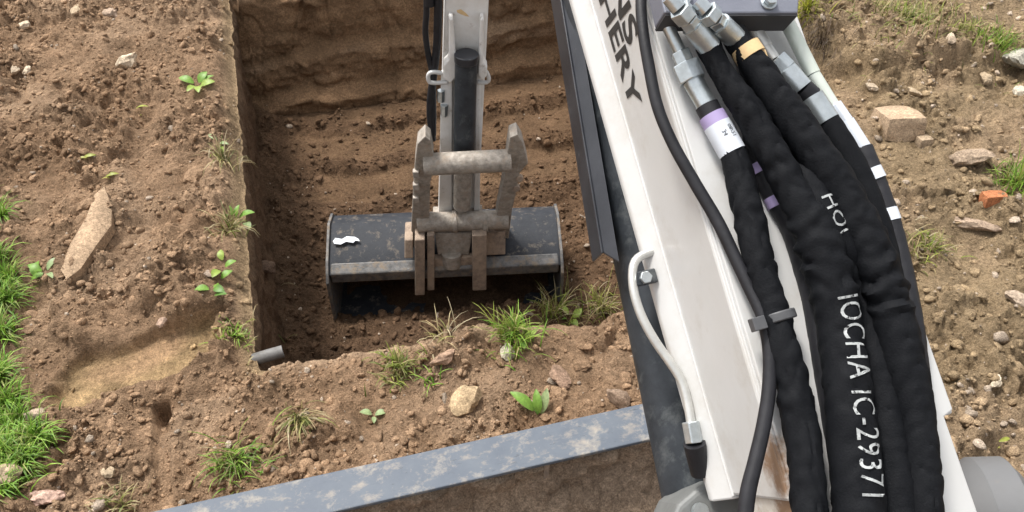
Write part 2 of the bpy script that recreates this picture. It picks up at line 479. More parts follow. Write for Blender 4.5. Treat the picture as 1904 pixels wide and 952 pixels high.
def floor_h(x, y, fine=True):
    x = np.asarray(x, float); y = np.asarray(y, float)
    h = -0.75 + 0.05*sstep(2.75, 3.0, y)
    h = h + 0.10*np.exp(-((y-2.02)/0.20)**2 - ((x-0.45)/0.42)**2)
    h = h + 0.05*np.exp(-((x-XL)/0.12)**2)
    h = h - 0.13*np.exp(-(np.abs(x-.37)/.52)**6 - (np.abs(y-(2.47-.235*(x-.37)))/.22)**6)   # the bite the bucket has taken
    # smooth bucket-scraped strips between ragged risers
    wv = y + 0.07*x + .11*fbm(x*2.2, y*1.1, 62, 3)
    sm = np.zeros_like(x)
    for y0_, y1_, k_, st_ in ((3.00, 3.22, 1.0, .022), (3.30, 3.50, .9, .03), (3.58, 3.92, .95, .03)):
        sm = np.maximum(sm, k_*sstep(y0_, y0_+.03, wv)*(1-sstep(y1_, y1_+.03, wv)))
        h = h + st_*sstep(y1_+.01, y1_+.07, wv+.03*vnoise(x*7, y*3, 60))
    sm = sm*sstep(-.36, -.06, fbm(x*2.3, y*3.4, 64, 3)+.26*sstep(-.2, .5, x))*sstep(-.30, -.05, x)
    h = h + .05*sstep(2.95, 3.6, y)
    if fine:
        r1 = fbm(x*6, y*6, 65, 3)
        rough = 1-0.85*sm
        h = h + rough*(0.034*r1 + 0.024*clods(x*9+r1*1.5, y*11+r1, 66) + 0.016*clods(x*23+r1*2, y*26, 67) + 0.012*np.abs(fbm(x*26, y*30, 68, 2))) + 0.012*sm*fbm(x*3, y*12, 69, 2)
    return h, sm
def hgt(x, y, fine=True):
    return np.where(edge_d(x, y) > 0, bank(x, y, fine), floor_h(x, y, fine)[0])
def hit(px, py):                # where a photo sight line meets the built ground
    r = ray(px, py)
    ts = np.linspace(0.8, 6.0, 900)
    P = CAM + r*ts[:, None]
    hh = hgt(P[:, 0], P[:, 1])
    i = int(np.argmax(P[:, 2] < hh))
    return P[i].copy()
def bank_col(x, y):
    d = edge_d(x, y)
    right = sstep(0.9, 1.5, x)[..., None]
    n1 = (0.5+0.5*fbm(x*3.1, y*3.1, 81, 3))[..., None]
    c = C_SOIL*(1-right) + C_RIGHT*right
    c = c*(0.86+0.3*n1)
    damp = (sstep(.0, .40, fbm(x*1.7+4, y*1.7, 88, 4))*.42)[..., None]
    c = c*(1-damp) + c*np.array([.62, .57, .52])*damp
    pale = sstep(0.0, 0.35, fbm(x*2.3, y*2.3, 83, 3))[..., None]
    c = c*(1-.35*pale)+C_PALE*.35*pale
    p = in_patch(x, y)[..., None]
    cl = C_CLAY*(0.8+.5*fbm(x*14, y*14, 85, 3))[..., None]
    k = sstep(-.35, .2, fbm(x*4, y*4, 86, 2))[..., None]
    cl = cl*k + C_PALE*np.array([1.0, .92, .8])*(1-k)
    c = c*(1-p)+cl*p
    lip = ((1-sstep(0.01, 0.06, d))*(x < -.3)*(y > 1.5))[..., None]*0.75
    c = c*(1-lip)+C_LIP*lip
    lipn = ((1-sstep(0.01, 0.07, d+.03*vnoise(x*7, y*7, 87)))*(y < 1.7)*(x > -.3)*(x < .5))[..., None]*0.6
    c = c*(1-lipn)+C_PALE*lipn
    return c
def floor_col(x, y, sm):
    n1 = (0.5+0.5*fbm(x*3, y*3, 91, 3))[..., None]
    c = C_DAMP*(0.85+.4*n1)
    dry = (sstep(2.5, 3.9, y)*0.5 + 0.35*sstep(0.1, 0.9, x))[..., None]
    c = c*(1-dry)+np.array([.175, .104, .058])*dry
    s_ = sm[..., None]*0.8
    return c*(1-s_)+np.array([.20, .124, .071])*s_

def grid_faces(ny, nx):
    i = np.arange(ny*nx).reshape(ny, nx)
    return np.stack([i[:-1, :-1], i[:-1, 1:], i[1:, 1:], i[1:, :-1]], -1).reshape(-1, 4)

# --- ground sheet: fine where the place is seen, coarse rings out to the horizon
def axis(lo, hi, f0, f1, fine, coarse):
    a = np.concatenate([np.arange(lo, f0, coarse), np.arange(f0, f1, fine), np.arange(f1, hi+1e-6, coarse)])
    return a
gx = axis(-2.6, 5.0, -1.55, 3.55, 0.0078, 0.05)
gy = axis(-1.6, 6.0, 0.45, 4.35, 0.0078, 0.05)
gx = np.concatenate([[-60, -20, -8, -4], gx, [6, 9, 20, 60]]); gy = np.concatenate([[-60, -20, -8, -3.5], gy, [7, 10, 20, 60]])
X, Y = np.meshgrid(gx, gy)
Xs, Ys = X.copy(), Y.copy()
d = edge_d(X, Y)
cell = 0.0100
# pull the vertices just inside the trench back to its edge, so that the edge is a clean line
ins = (d <= 0) & (d > -cell)
a1 = xl(Y)-X; a2 = yn(X)-Y; a3 = X-XR; a4 = Y-YF
which = np.argmax(np.stack([a1, a2, a3, a4]), 0)
Xs = np.where(ins & (which == 0), xl(Y)+0.001, Xs); Ys = np.where(ins & (which == 1), yn(X)+0.001, Ys)
Xs = np.where(ins & (which == 2), XR-.001, Xs); Ys = np.where(ins & (which == 3), YF-.001, Ys)
far = np.clip(np.maximum(np.abs(X)-5, np.abs(Y)-5), 0, 1)
keep = d > -cell
Z = np.zeros_like(Xs); Z[keep] = bank(Xs[keep], Ys[keep])
fa = grid_faces(len(gy), len(gx))
k = keep.ravel()
fa = fa[k[fa].all(1)]
V = np.stack([Xs, Ys, Z], -1).reshape(-1, 3)
used = np.zeros(len(V), bool); used[fa.ravel()] = True
remap = np.cumsum(used)-1
colr = np.zeros((Xs.size, 3)); colr[keep.ravel()] = bank_col(Xs[keep], Ys[keep])
g = mesh_np('ground', V[used], remap[fa], colr[used], M['soil'])
g['kind'] = 'structure'

# --- trench floor
fx = np.arange(XL-.06, XR+.06, 0.0095); fy = np.arange(1.28, YF+.06, 0.0095)
X, Y = np.meshgrid(fx, fy)
Z, sm = floor_h(X, Y)
fl = mesh_np('trench_floor', np.stack([X, Y, Z], -1).reshape(-1, 3), grid_faces(len(fy), len(fx)), floor_col(X, Y, sm).reshape(-1, 3), M['soil'])
fl['kind'] = 'structure'

# --- trench walls, cut soil with clods and scraped bands
def wall(name, along, pos, out, seed, far_wall=False, res=0.011):
    """along: 1-D coordinates; pos(t)->(x,y) on the edge; out: unit vector into the trench"""
    vv = np.concatenate([[-2, -1], np.linspace(0, 1, int(0.86/res))])
    T, S = np.meshgrid(along, vv)
    ex, ey = pos(T)
    top = bank(ex-out[0]*0.004, ey-out[1]*0.004)
    depth_ = np.clip(S, 0, 1)
    Zw = top*(1-depth_) + (-0.86)*depth_ - 0.004
    r1 = fbm(T*5, Zw*5, seed, 3)
    if far_wall:
        rough = sstep(-.2, .15, fbm(T*2.2+3, Zw*3.5, seed+3, 3))*0.9+.05
        crack = np.exp(-(np.abs(fbm(T*3.1, Zw*1.1, seed+21, 2))/0.018)**2)
        band = sstep(-0.52, -0.50, -np.abs(Zw+0.44)*8-.2*r1)
        off = 0.03 + 0.02*r1 + rough*(0.03*clods(T*11+r1, Zw*14, seed+5)+0.016*clods(T*26, Zw*30, seed+7)) + 0.010*fbm(T*2, Zw*16, seed+9, 3) - 0.016*crack
        # a shelf near the foot, and an overhanging break further up
        off = off + 0.09*sstep(-0.47, -0.53, Zw+0.03*r1) + .06*sstep(-0.30, -0.34, Zw+0.05*fbm(T*2, T*0, seed+13, 2)) + .05*depth_
        gap = np.exp(-((T-0.02+.04*vnoise(Zw*12, T*0, 7))/0.055)**2)*sstep(-.36, -.30, Zw)
        off = off - 0.06*gap*(0.5+clods(T*15, Zw*15, seed+15))
    else:
        off = 0.004 - 0.03*sstep(0.05, .4, depth_) + 0.016*r1 + 0.02*clods(T*12+r1, Zw*12, seed+5)*sstep(.1, .5, depth_) + 0.01*clods(T*28, Zw*28, seed+7)
    off = np.where(S < 0, np.where(S < -1.5, -0.05, -0.012), off*sstep(0, .06, depth_))
    Zw = np.where(S < 0, top-np.where(S < -1.5, 0.05, 0.016), Zw)
    Vx = np.stack([ex+out[0]*off, ey+out[1]*off, Zw], -1).reshape(-1, 3)
    n1 = (0.5+.5*fbm(T*4, Zw*4, seed+11, 3))[..., None]
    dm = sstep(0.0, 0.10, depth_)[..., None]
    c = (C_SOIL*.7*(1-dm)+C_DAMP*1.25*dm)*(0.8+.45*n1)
    if far_wall:
        c = np.array([.30, .185, .104])*(0.72+.55*n1)
        dry = sstep(0.1, .5, fbm(T*1.5, Zw*7, seed+17, 3))[..., None]
        c = c*(1-.4*dry)+C_PALE*.85*.4*dry
    o = mesh_np(name, Vx, grid_faces(*T.shape), c.reshape(-1, 3), M['soil'])
    o['kind'] = 'structure'
    return o
wall('trench_wall_left', np.arange(1.40, YF+.08, 0.011), lambda t: (xl(t), t), (1, 0), 101)
wall('trench_wall_far', np.arange(XL-.06, XR+.06, 0.010), lambda t: (t, t*0+YF), (0, -1), 131, True, 0.009)
wall('trench_wall_near', np.arange(XL-.06, XR+.06, 0.02), lambda t: (t, yn(t)), (0, 1), 161, res=0.02)
wall('trench_wall_right', np.arange(1.30, YF+.06, 0.02), lambda t: (t*0+XR, t), (-1, 0), 191, res=0.02)

# ================================================================ LOOSE SOIL
def ico(sub, seed, jag=0.28, flat=0.0):
    bm = bmesh.new(); bmesh.ops.create_icosphere(bm, subdivisions=sub, radius=1.0)
    rng = np.random.default_rng(seed)
    v = np.array([q.co[:] for q in bm.verts])
    dirs = rng.normal(size=(7, 3)); dirs /= np.linalg.norm(dirs, axis=1)[:, None]
    cut = rng.uniform(0.45, 0.85, 7)
    for q, c in zip(dirs, cut):                  # broken facets
        s_ = v@q; ov = np.clip(s_-c, 0, None); v = v-np.outer(ov, q)*0.9
    v = v*(1+rng.uniform(-jag, jag, len(v))[:, None]*0.5)
    f = np.array([[q.index for q in p.verts] for p in bm.faces]); bm.free()
    return v, f
def rotm(rng, n):
    q = rng.normal(size=(n, 4)); q /= np.linalg.norm(q, axis=1)[:, None]
    w, x, y, z = q.T
    return np.stack([np.stack([1-2*(y*y+z*z), 2*(x*y-z*w), 2*(x*z+y*w)], -1), np.stack([2*(x*y+z*w), 1-2*(x*x+z*z), 2*(y*z-x*w)], -1), np.stack([2*(x*z-y*w), 2*(y*z+x*w), 1-2*(x*x+y*y)], -1)], 1)
def scatter(name, xs, ys, rad, cols, seed, zoff=0.15, label=None):
    rng = np.random.default_rng(seed)
    Vs, Fs, Cs, o = [], [], [], 0
    zs = hgt(xs, ys)-rad*.05
    big = rad > 0.0105
    for lvl, selm in ((1, ~big), (2, big)):
        idx = np.where(selm)[0]
        for var, part in enumerate(np.array_split(rng.permutation(idx), 6)):
            if len(part) == 0: continue
            v, f = ico(lvl, seed*10+lvl*100+var)
            Rm = rotm(rng, len(part)); sc = rng.uniform(0.5, 1.4, (len(part), 3))
            P = np.einsum('nij,nvj->nvi', Rm, v[None]*sc[:, None, :])*rad[part][:, None, None]
            P[..., 2] *= 0.8
            P += np.stack([xs[part], ys[part], zs[part]+rad[part]*zoff], -1)[:, None, :]
            Vs.append(P.reshape(-1, 3)); Fs.append((f[None]+(np.arange(len(part))*len(v))[:, None, None]).reshape(-1, 3)+o)
            Cs.append(np.repeat(cols[part], len(v), 0)); o += len(part)*len(v)
    ob = mesh_np(name, np.concatenate(Vs), np.concatenate(Fs), np.concatenate(Cs), M['crumb'], smooth=False)
    ob['kind'] = 'stuff'
    if label: ob['label'] = label; ob['category'] = 'soil'
    return ob
def powr(n, lo, hi, a, rng):
    u = rng.uniform(size=n); return (lo**(1-a)+u*(hi**(1-a)-lo**(1-a)))**(1/(1-a))
def crumbs(name, n, x0, x1, y0, y1, test, colf, lo, hi, seed, label, a=2.45, stone=0.08):
    rng = np.random.default_rng(seed)
    xs = rng.uniform(x0, x1, n); ys = rng.uniform(y0, y1, n)
    ok = test(xs, ys, rng); xs, ys = xs[ok], ys[ok]
    rad = powr(len(xs), lo, hi, a, rng)
    c = colf(xs, ys)*rng.uniform(0.84, 1.2, (len(xs), 1))
    st = rng.uniform(size=len(xs)) < stone
    c[st] = np.array([.44, .355, .275])*rng.uniform(.7, 1.25, (st.sum(), 1))
    return scatter(name, xs, ys, rad, c, seed, label=label)
def t_left(x, y, rng):
    keepm = rng.uniform(size=len(x)) > 0.9*in_patch(x, y)
    dd = edge_d(x, y)
    lumpy = rng.uniform(size=len(x)) < .22+.78*sstep(-.28, .28, fbm(x*2.7, y*2.7, 54, 2))
    return keepm & lumpy & (dd > 0.006) & ((dd > 0.05) | (rng.uniform(size=len(x)) < 0.45))
crumbs('soil_crumbs', 28000, -1.6, XL, 1.0, 4.5, t_left, bank_col, .0028, .017, 201, 'loose crumbs and clods of brown soil on the bank left of the trench', stone=.03)
crumbs('soil_crumbs', 17000, XL-.5, 1.35, 0.75, 1.56, lambda x, y, r: t_left(x, y, r) & (y < 1.62), bank_col, .0028, .016, 202, 'loose crumbs of brown soil between trench and steel blade', stone=.05)
crumbs('soil_crumbs', 40000, 1.1, 3.7, 0.2, 4.5, lambda x, y, r: (edge_d(x, y) > .01) & (r.uniform(size=len(x)) < .35+.65*sstep(-.28, .28, fbm(x*2.7, y*2.7, 54, 2))), bank_col, .0030, .021, 203, 'gravelly crumbs of brown soil on the bank right of the boom', stone=.12)
def t_floor(x, y, rng):
    s_ = floor_h(x, y, False)[1]
    return (edge_d(x, y) < -.01) & (rng.uniform(size=len(x)) > 0.85*s_)
crumbs('soil_crumbs', 13000, XL, 1.5, 1.4, YF, t_floor, lambda x, y: floor_col(x, y, x*0), .0035, .022, 204, 'dark damp crumbs of soil on the trench floor', stone=.03)

# individual clods, the ones big enough to pick out
CLM = []
for i in range(8):
    v, f = ico(3, 900+i, 0.16)
    n_ = 1+0.25*fbm(v[:, 0]*1.7+i*3, v[:, 1]*1.7+v[:, 2]*1.3, 300+i, 3)
    CLM.append((v*n_[:, None]*np.array([1, .82, .62]), f))
def rock_mesh(name, i, tint, mt):
    v, f = CLM[i % 8]
    me = bpy.data.meshes.new(name)
    me.from_pydata([tuple(p) for p in v], [], [tuple(map(int, q)) for q in f])
    me.polygons.foreach_set('use_smooth', np.ones(len(f), bool)); me.set_sharp_from_angle(angle=R(30))
    set_col(me, np.tile(np.asarray(tint), (len(v), 1)))
    me.materials.append(mt)
    return me
clod_left = [rock_mesh('soil_clod', i, C_SOIL*random.uniform(.85, 1.1), M['crumb']) for i in range(6)]
clod_right = [rock_mesh('soil_clod', i+2, C_RIGHT*random.uniform(.85, 1.15), M['crumb']) for i in range(6)]
clod_floor = [rock_mesh('soil_clod', i+1, C_DAMP*random.uniform(.9, 1.4), M['crumb']) for i in range(6)]
def put(name, me, p, r, rz, rx=0.0, sink=0.25, scl=(1, 1, 1)):
    o = bpy.data.objects.new(name, me); COL.objects.link(o)
    o.location = (p[0], p[1], p[2]+r*scl[2]*(0.62-sink*2*0.62)-(.25*r if name == 'soil_clod' else 0)); o.rotation_euler = (rx, random.uniform(-.25, .25), rz); o.scale = tuple(r*s_ for s_ in scl)
    return o
def photo_px(p):
    q = np.asarray(p)-CAM; z_ = np.dot(q, fw); return 952+F*np.dot(q, rt)/z_, 476-F*np.dot(q, up)/z_
MARKS = {'left': [((242, 122), 'cream stone'), ((160, 430), 'clay slab'), ((370, 160), 'green weed rosette'), ((265, 650), 'yellow clay shelf'), ((30, 520), 'lush grass'), ((440, 405), 'weed overhanging the trench edge'), ((145, 22), 'tan stone at the top edge')],
         'near': [((944, 658), 'rounded grey-green stone'), ((866, 748), 'straw-coloured turf lump'), ((1000, 772), 'broad-leaved seedling'), ((1150, 748), 'large dark lump by the blade'), ((955, 620), 'bright grass clump'), ((828, 668), 'flat slab of earth')],
         'right': [((1668, 232), 'square concrete block'), ((1846, 372), 'orange brick piece'), ((1888, 122), 'grey boulder'), ((1808, 425), 'long tapered rock'), ((1850, 712), 'lone cream pebble'), ((1728, 462), 'sparse dull grass tuft'), ((1830, 900), 'round grey guard')],
         'floor': [((640, 470), 'left half of the bucket'), ((1000, 450), 'right end of the bucket'), ((497, 500), 'round lump at the wall foot'), ((860, 300), 'bucket link'), ((505, 655), 'grey pipe stub')]}
DIRS = ['right of', 'above and right of', 'above', 'above and left of', 'left of', 'below and left of', 'below', 'below and right of']
taken = set()
rng = np.random.default_rng(5)
for nm, meshes, cnt, (x0, x1, y0, y1), (r0, r1), cond, what, grp in (
    ('left', clod_left, 18, (-1.35, -.42, 1.75, 3.9), (.020, .045), lambda x, y: True, 'brown lump of dry earth', 'earth lumps on the left bank'),
    ('near', clod_left, 18, (.28, 1.0, 1.0, 1.42), (.017, .036), lambda x, y: True, 'reddish brown lump of earth', 'earth lumps between trench and blade'),
    ('right', clod_right, 22, (1.35, 3.2, .8, 3.2), (.018, .042), lambda x, y: x > 1.7 or y < 1.35, 'greyish brown lump of earth', 'earth lumps on the right bank'),
    ('floor', clod_floor, 12, (-.28, 1.1, 1.75, 3.5), (.018, .036), lambda x, y: True, 'dark lump of damp earth', 'earth lumps on the trench floor')):
    made = 0
    for _try in range(4000):
        if made >= cnt: break
        x, y = rng.uniform(x0, x1), rng.uniform(y0, y1)
        if not cond(x, y) or (nm != 'floor' and (edge_d(x, y) < .06 or in_patch(x, y) > .1)): continue
        if nm == 'floor' and (edge_d(x, y) > -.06 or floor_h(x, y, False)[1] > .3): continue
        z = float(hgt(x, y)); u_, v_ = photo_px((x, y, z))
        if not (5 < u_ < 1899 and 5 < v_ < 947): continue
        lab = None
        for (mx, my), mark in sorted(MARKS[nm], key=lambda q: math.hypot(q[0][0]-u_, q[0][1]-v_))[:3]:
            dd = math.hypot(mx-u_, my-v_); dr = DIRS[int(round(math.degrees(math.atan2(my-v_, u_-mx))/45)) % 8]
            for far_w in (('close ' if dd < 60 else ''),):
                t_ = what+' '+far_w+dr+' the '+mark
                if t_ not in taken: lab = t_; break
            if lab: break
        if not lab or len(lab.split()) > 16: continue
        taken.add(lab)
        r_ = float(powr(1, r0, r1, 2.2, rng)[0])
        o = put('soil_clod', meshes[made % 6], (x, y, z), r_, rng.uniform(0, 6.28), scl=(1, rng.uniform(.75, 1.1), rng.uniform(.8, 1.1)))
        tag(o, lab, 'clod', grp)
        made += 1

# stones that stand out
M['stone'] = mat_soil('stone_face', 180, 0.25)
def stone(px, py, wpx, tint, label, i, ratio=(1, .8, .8), rz=None, name='stone', sink=.22, rx=0):
    p = hit(px, py); r_ = wpx/2*pxm(depth(p))
    me = rock_mesh(name, i, tint, M['stone'])
    o = put(name, me, p, r_, random.uniform(0, 6.28) if rz is None else rz, rx, sink, ratio)
    return tag(o, label, 'stone')
CREAM = (.56, .45, .33); TAN = (.40, .31, .21); GREY = (.36, .33, .28); PINK = (.50, .34, .27)
stone(242, 122, 50, (.64, .52, .38), 'cream angular stone lying alone high on the left bank', 0, (1, .9, .95), sink=.15)
stone(90, 930, 66, PINK, 'smooth pinkish oval stone at the bottom left by the grass', 3, (1, .72, .8), rz=-.2)
stone(72, 778, 52, (.46, .36, .27), 'pale wedge-shaped stone at the edge of the green grass', 4, (1, .8, .9))
stone(14, 888, 66, TAN, 'large tan stone half hidden in the grass at the left border', 5, (.9, 1, .9))
stone(205, 880, 34, TAN, 'small tan stone above and right of the pink oval stone', 6)
stone(388, 511, 22, (.40, .31, .24), 'small round pebble beside the green weeds on the trench edge', 2)
stone(30, 132, 26, CREAM, 'leftmost pale pebble high on the left bank', 1)
stone(52, 134, 24, CREAM, 'pale pebble right beside the leftmost one high on the left bank', 3)
stone(48, 50, 30, CREAM, 'pale flat stone near the top left corner', 6)
stone(145, 22, 34, TAN, 'tan stone at the top edge of the left bank', 7)
stone(205, 28, 34, (.36, .27, .2), 'brown flat stone at the top edge above the cream stone', 2)
stone(306, 600, 30, (.34, .24, .18), 'round brown stone above the yellow clay shelf', 5)
stone(944, 658, 46, (.40, .36, .27), 'rounded grey-green stone by the grass on the near trench lip', 1, (1, .75, .85))
stone(866, 748, 74, (.42, .31, .19), 'pale straw-coloured turf lump in front of the bucket', 6, (1, .85, .9), name='turf_lump')
stone(828, 668, 64, (.30, .2, .14), 'flat brown slab of earth on the near trench lip', 0, (1, .6, .6))
stone(1150, 748, 64, (.25, .18, .13), 'large dark lump of earth against the steel blade', 4, (1, .8, .9))
stone(1040, 708, 56, (.30, .2, .14), 'rounded lump of earth right above the green seedling', 7, (1, .8, .9))
stone(497, 500, 40, (.15, .1, .07), 'dark round lump of earth at the foot of the left trench wall', 2)
stone(1888, 122, 74, (.38, .36, .30), 'large grey boulder at the right border', 1, (1, .95, .9), sink=.12)
stone(1800, 300, 84, (.33, .25, .18), 'flat brown rock lying right of the pale block', 5, (1, .55, .6), rz=-.5)
stone(1808, 425, 84, (.35, .26, .19), 'long tapered brown rock below the orange brick', 3, (1, .42, .5), rz=-.75)
stone(1896, 175, 40, (.45, .4, .32), 'pale round stone below the grey boulder', 2)
stone(1850, 712, 34, (.52, .44, .33), 'cream pebble alone on the lower right bank', 0)
stone(1768, 75, 30, (.48, .38, .28), 'pale stone beside the small hollow at upper right', 4)
stone(1622, 165, 28, (.46, .37, .27), 'pale stone above the square pale block', 6)
stone(1700, 175, 30, TAN, 'tan stone up and right of the square pale block', 7)
stone(1830, 150, 34, TAN, 'tan stone left of the grey boulder', 5)
stone(1890, 560, 44, (.42, .33, .25), 'pale brown stone at the right border below the brick', 3)
# pale square block with a small cube, and the brick fragment
def block(px, py, wpx, hpx, tpx, col, name, label, cat, rz, tilt, bev, seedv):
    p = hit(px, py); s_ = pxm(depth(p))
    v, f = [], []
    bm = bmesh.new(); bmesh.ops.create_cube(bm, size=2.0); bmesh.ops.subdivide_edges(bm, edges=bm.edges, cuts=5, use_grid_fill=True)
    for q in bm.verts:
        c = np.array(q.co[:]); k_ = 0.06*vnoise(c[0]*1.6+seedv, c[1]*1.6+c[2]*1.9, seedv)
        rnd = 1-0.10*max(0, abs(c[0])+abs(c[1])+abs(c[2])-2.1)
        q.co = Vector(c*(rnd+k_))
    me = bpy.data.meshes.new(name); bm.to_mesh(me); bm.free()
    me.polygons.foreach_set('use_smooth', np.ones(len(me.polygons), bool)); me.set_sharp_from_angle(angle=R(35))
    set_col(me, np.tile(np.array(col), (len(me.vertices), 1))); me.materials.append(M['stone'])
    o = bpy.data.objects.new(name, me); COL.objects.link(o)
    o.scale = (wpx/2*s_, hpx/2*s_, tpx/2*s_); o.rotation_euler = (tilt, -.05, rz); o.location = (p[0], p[1], p[2]+tpx*.08*s_)
    return tag(o, label, cat)
block(1668, 232, 70, 78, 44, (.42, .31, .21), 'concrete_block', 'square pale tan block of broken concrete lying right of the hoses', 'block', -.28, -.30, 0, 3)
block(1716, 266, 24, 26, 22, (.42, .32, .22), 'concrete_chip', 'small pale cube-shaped chip beside the square concrete block', 'block', -.2, -.2, 0, 5)
block(1846, 372, 40, 26, 24, (.40, .16, .075), 'brick_fragment', 'broken orange brick piece on the right bank by the grass', 'brick', -.25, -.2, 0, 7)

# long flat slab of pale clay on the left bank
def slab():
    pts = [(193, 345), (208, 385), (205, 415), (180, 452), (150, 500), (122, 515), (112, 500), (130, 455), (160, 400), (175, 360)]
    base = [hit(*p) for p in pts]
    z = np.mean([b[2] for b in base]); c = np.mean(base, 0)
    P = [onz(px, py, z+0.025) for px, py in pts]
    c = np.mean(P, 0)
    bm = bmesh.new()
    lo = [bm.verts.new((p[0]-c[0], p[1]-c[1], -0.045)) for p in P]
    rim = [bm.verts.new((p[0]-c[0], p[1]-c[1], -0.004+0.006*math.sin(i*2.1))) for i, p in enumerate(P)]
    inn = [bm.verts.new(((p[0]-c[0])*.6, (p[1]-c[1])*.6, 0.010+0.004*math.sin(i*1.7))) for i, p in enumerate(P)]
    n = len(P)
    for i in range(n):
        j = (i+1) % n
        bm.faces.new((lo[i], lo[j], rim[j], rim[i])); bm.faces.new((rim[i], rim[j], inn[j], inn[i]))
    bm.faces.new(inn)
    bmesh.ops.recalc_face_normals(bm, faces=bm.faces)
    me = bpy.data.meshes.new('clay_slab'); bm.to_mesh(me); bm.free()
    me.polygons.foreach_set('use_smooth', np.ones(len(me.polygons), bool)); me.set_sharp_from_angle(angle=R(50))
    set_col(me, np.tile(np.array((.345, .245, .16)), (len(me.vertices), 1))); me.materials.append(M['stone'])
    o = bpy.data.objects.new('clay_slab', me); COL.objects.link(o); o.location = tuple(c)
    tag(o, 'long flat pale tan slab of clay lying on the left bank', 'slab')
slab()

# drain pipe stub at the near left corner of the trench
pa = hit(484, 668); pa[2] -= .01
pp = MB(); q0 = np.array([pa[0]-.06, pa[1]-.0, -0.045]); q1 = np.array([pa[0]+.062, pa[1]+0.012, -0.035])
q0 = onz(488, 664, -.05); q1 = onz(526, 653, -.05)
dv = (q1-q0)/np.linalg.norm(q1-q0)
pp.cyl(q0-dv*.1, q1, .019, n=24, caps=False); pp.cyl(q1, q0-dv*.1, .0155, n=24, caps=False)
ring = MB()
o = pp.build('drain_pipe', M['plastic'], None, True, origin=q0)
tag(o, 'short grey plastic pipe stub poking from the trench corner', 'pipe')

# ================================================================ PLANTS
def blade_batch(rng, n, base, spread, length, lean, width, cols, fwd=(0, 0), flat=1.0, segs=4, drop=None):
    Vs, Fs, Cs = [], [], []
    an = rng.uniform(0, 6.283, n); ra = np.abs(rng.normal(size=n))*spread*.55
    BXs, BYs = base[0]+np.cos(an)*ra, base[1]+np.sin(an)*ra*flat
    BZs = hgt(BXs, BYs) if drop is None else np.full(n, drop)
    for i in range(n):
        bx_, by_, bz = float(BXs[i]), float(BYs[i]), float(BZs[i])
        L = length*rng.uniform(.45, 1.15); w = width*rng.uniform(.6, 1.2)
        az = rng.uniform(0, 6.283); ln = lean*rng.uniform(.3, 1.3)
        dx, dy = math.cos(az)+fwd[0], math.sin(az)+fwd[1]
        dn = math.hypot(dx, dy)+1e-6; dx, dy = dx/dn, dy/dn
        sx, sy = -dy, dx
        c = np.array(cols[rng.integers(len(cols))])*rng.uniform(.75, 1.2)
        o_ = len(Vs)
        x, y, z, th = bx_, by_, bz-.004, math.pi/2-ln*.3
        for s_ in range(segs+1):
            t = s_/segs; ww = w*(1-t**1.6)*.5+.0003
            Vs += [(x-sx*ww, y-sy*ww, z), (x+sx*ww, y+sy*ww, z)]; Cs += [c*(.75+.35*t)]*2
            th -= ln*1.3/segs*(.4+1.2*t)
            x += dx*math.cos(th)*L/segs; y += dy*math.cos(th)*L/segs; z += math.sin(th)*L/segs
        Fs += [(o_+2*s_, o_+2*s_+1, o_+2*s_+3, o_+2*s_+2) for s_ in range(segs)]
    return Vs, Fs, Cs
GREEN = [(.16, .32, .03), (.22, .39, .04), (.12, .24, .025), (.27, .42, .06)]
YEL = [(.26, .32, .05), (.32, .36, .07), (.20, .27, .04), (.40, .34, .15)]
STRAW = [(.46, .38, .20), (.40, .31, .15), (.30, .30, .09), (.50, .42, .26)]
OLIVE = [(.17, .20, .05), (.24, .23, .08), (.34, .27, .13), (.13, .17, .03)]
def tuft(px, py, n, spx, lpx, cols, label, lean=1.2, fwd=(0, 0), wid=.004, flat=1.0, seed=1, p=None, name='grass_tuft'):
    p = hit(px, py) if p is None else p
    s_ = pxm(depth(p)); rng_ = np.random.default_rng(seed)
    Vs, Fs, Cs = blade_batch(rng_, n, p, spx*s_, lpx*s_, lean, wid, cols, fwd, flat)
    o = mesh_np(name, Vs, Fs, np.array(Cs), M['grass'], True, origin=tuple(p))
    return tag(o, label, 'grass')
tuft(740, 682, 170, 52, 42, YEL+OLIVE, 'yellow-green grass tuft on the near trench lip left of centre', seed=21, lean=1.5)
tuft(800, 712, 16, 26, 42, GREEN, 'few bright green blades beside the yellow-green tuft', seed=22, lean=1.4)
tuft(828, 628, 46, 34, 72, STRAW, 'straw-coloured dry grass hanging over the near trench lip', seed=23, lean=1.3)
tuft(955, 625, 200, 46, 66, YEL+GREEN, 'bright green-yellow grass clump before the bucket', seed=24, lean=1.25)
tuft(1030, 590, 90, 50, 66, STRAW+YEL, 'thin mixed grass stalks right of the bright grass clump', seed=25, lean=1.0)
tuft(1120, 578, 130, 54, 58, YEL+STRAW, 'yellow-green grass on the lip next to the black cylinder', seed=26, lean=1.1)
tuft(556, 778, 90, 26, 86, OLIVE+STRAW, 'drooping straw and olive grass tuft in the near bank', seed=27, lean=1.7, fwd=(.1, -1.2))
tuft(440, 858, 190, 54, 64, OLIVE+GREEN, 'olive grass tuft just above the left end of the blade', seed=28, lean=1.6, fwd=(-.1, -.9))
tuft(225, 945, 60, 40, 46, OLIVE+STRAW, 'faded grass tuft at the bottom border right of the pink stone', seed=29, lean=1.6)
tuft(440, 628, 110, 36, 32, GREEN+YEL, 'short green grass at the near left trench corner', seed=30, lean=1.5)
tuft(430, 425, 70, 30, 60, OLIVE+STRAW, 'dry grass stems on the left trench edge under the weeds', seed=31, lean=1.6)
tuft(418, 300, 60, 26, 60, STRAW+OLIVE, 'dry straw grass on the left trench edge halfway up', seed=32, lean=1.7)
tuft(520, 612, 3, 30, 60, STRAW, 'single dry stem arching over the grey pipe', seed=33, lean=1.9, p=hit(472, 612))
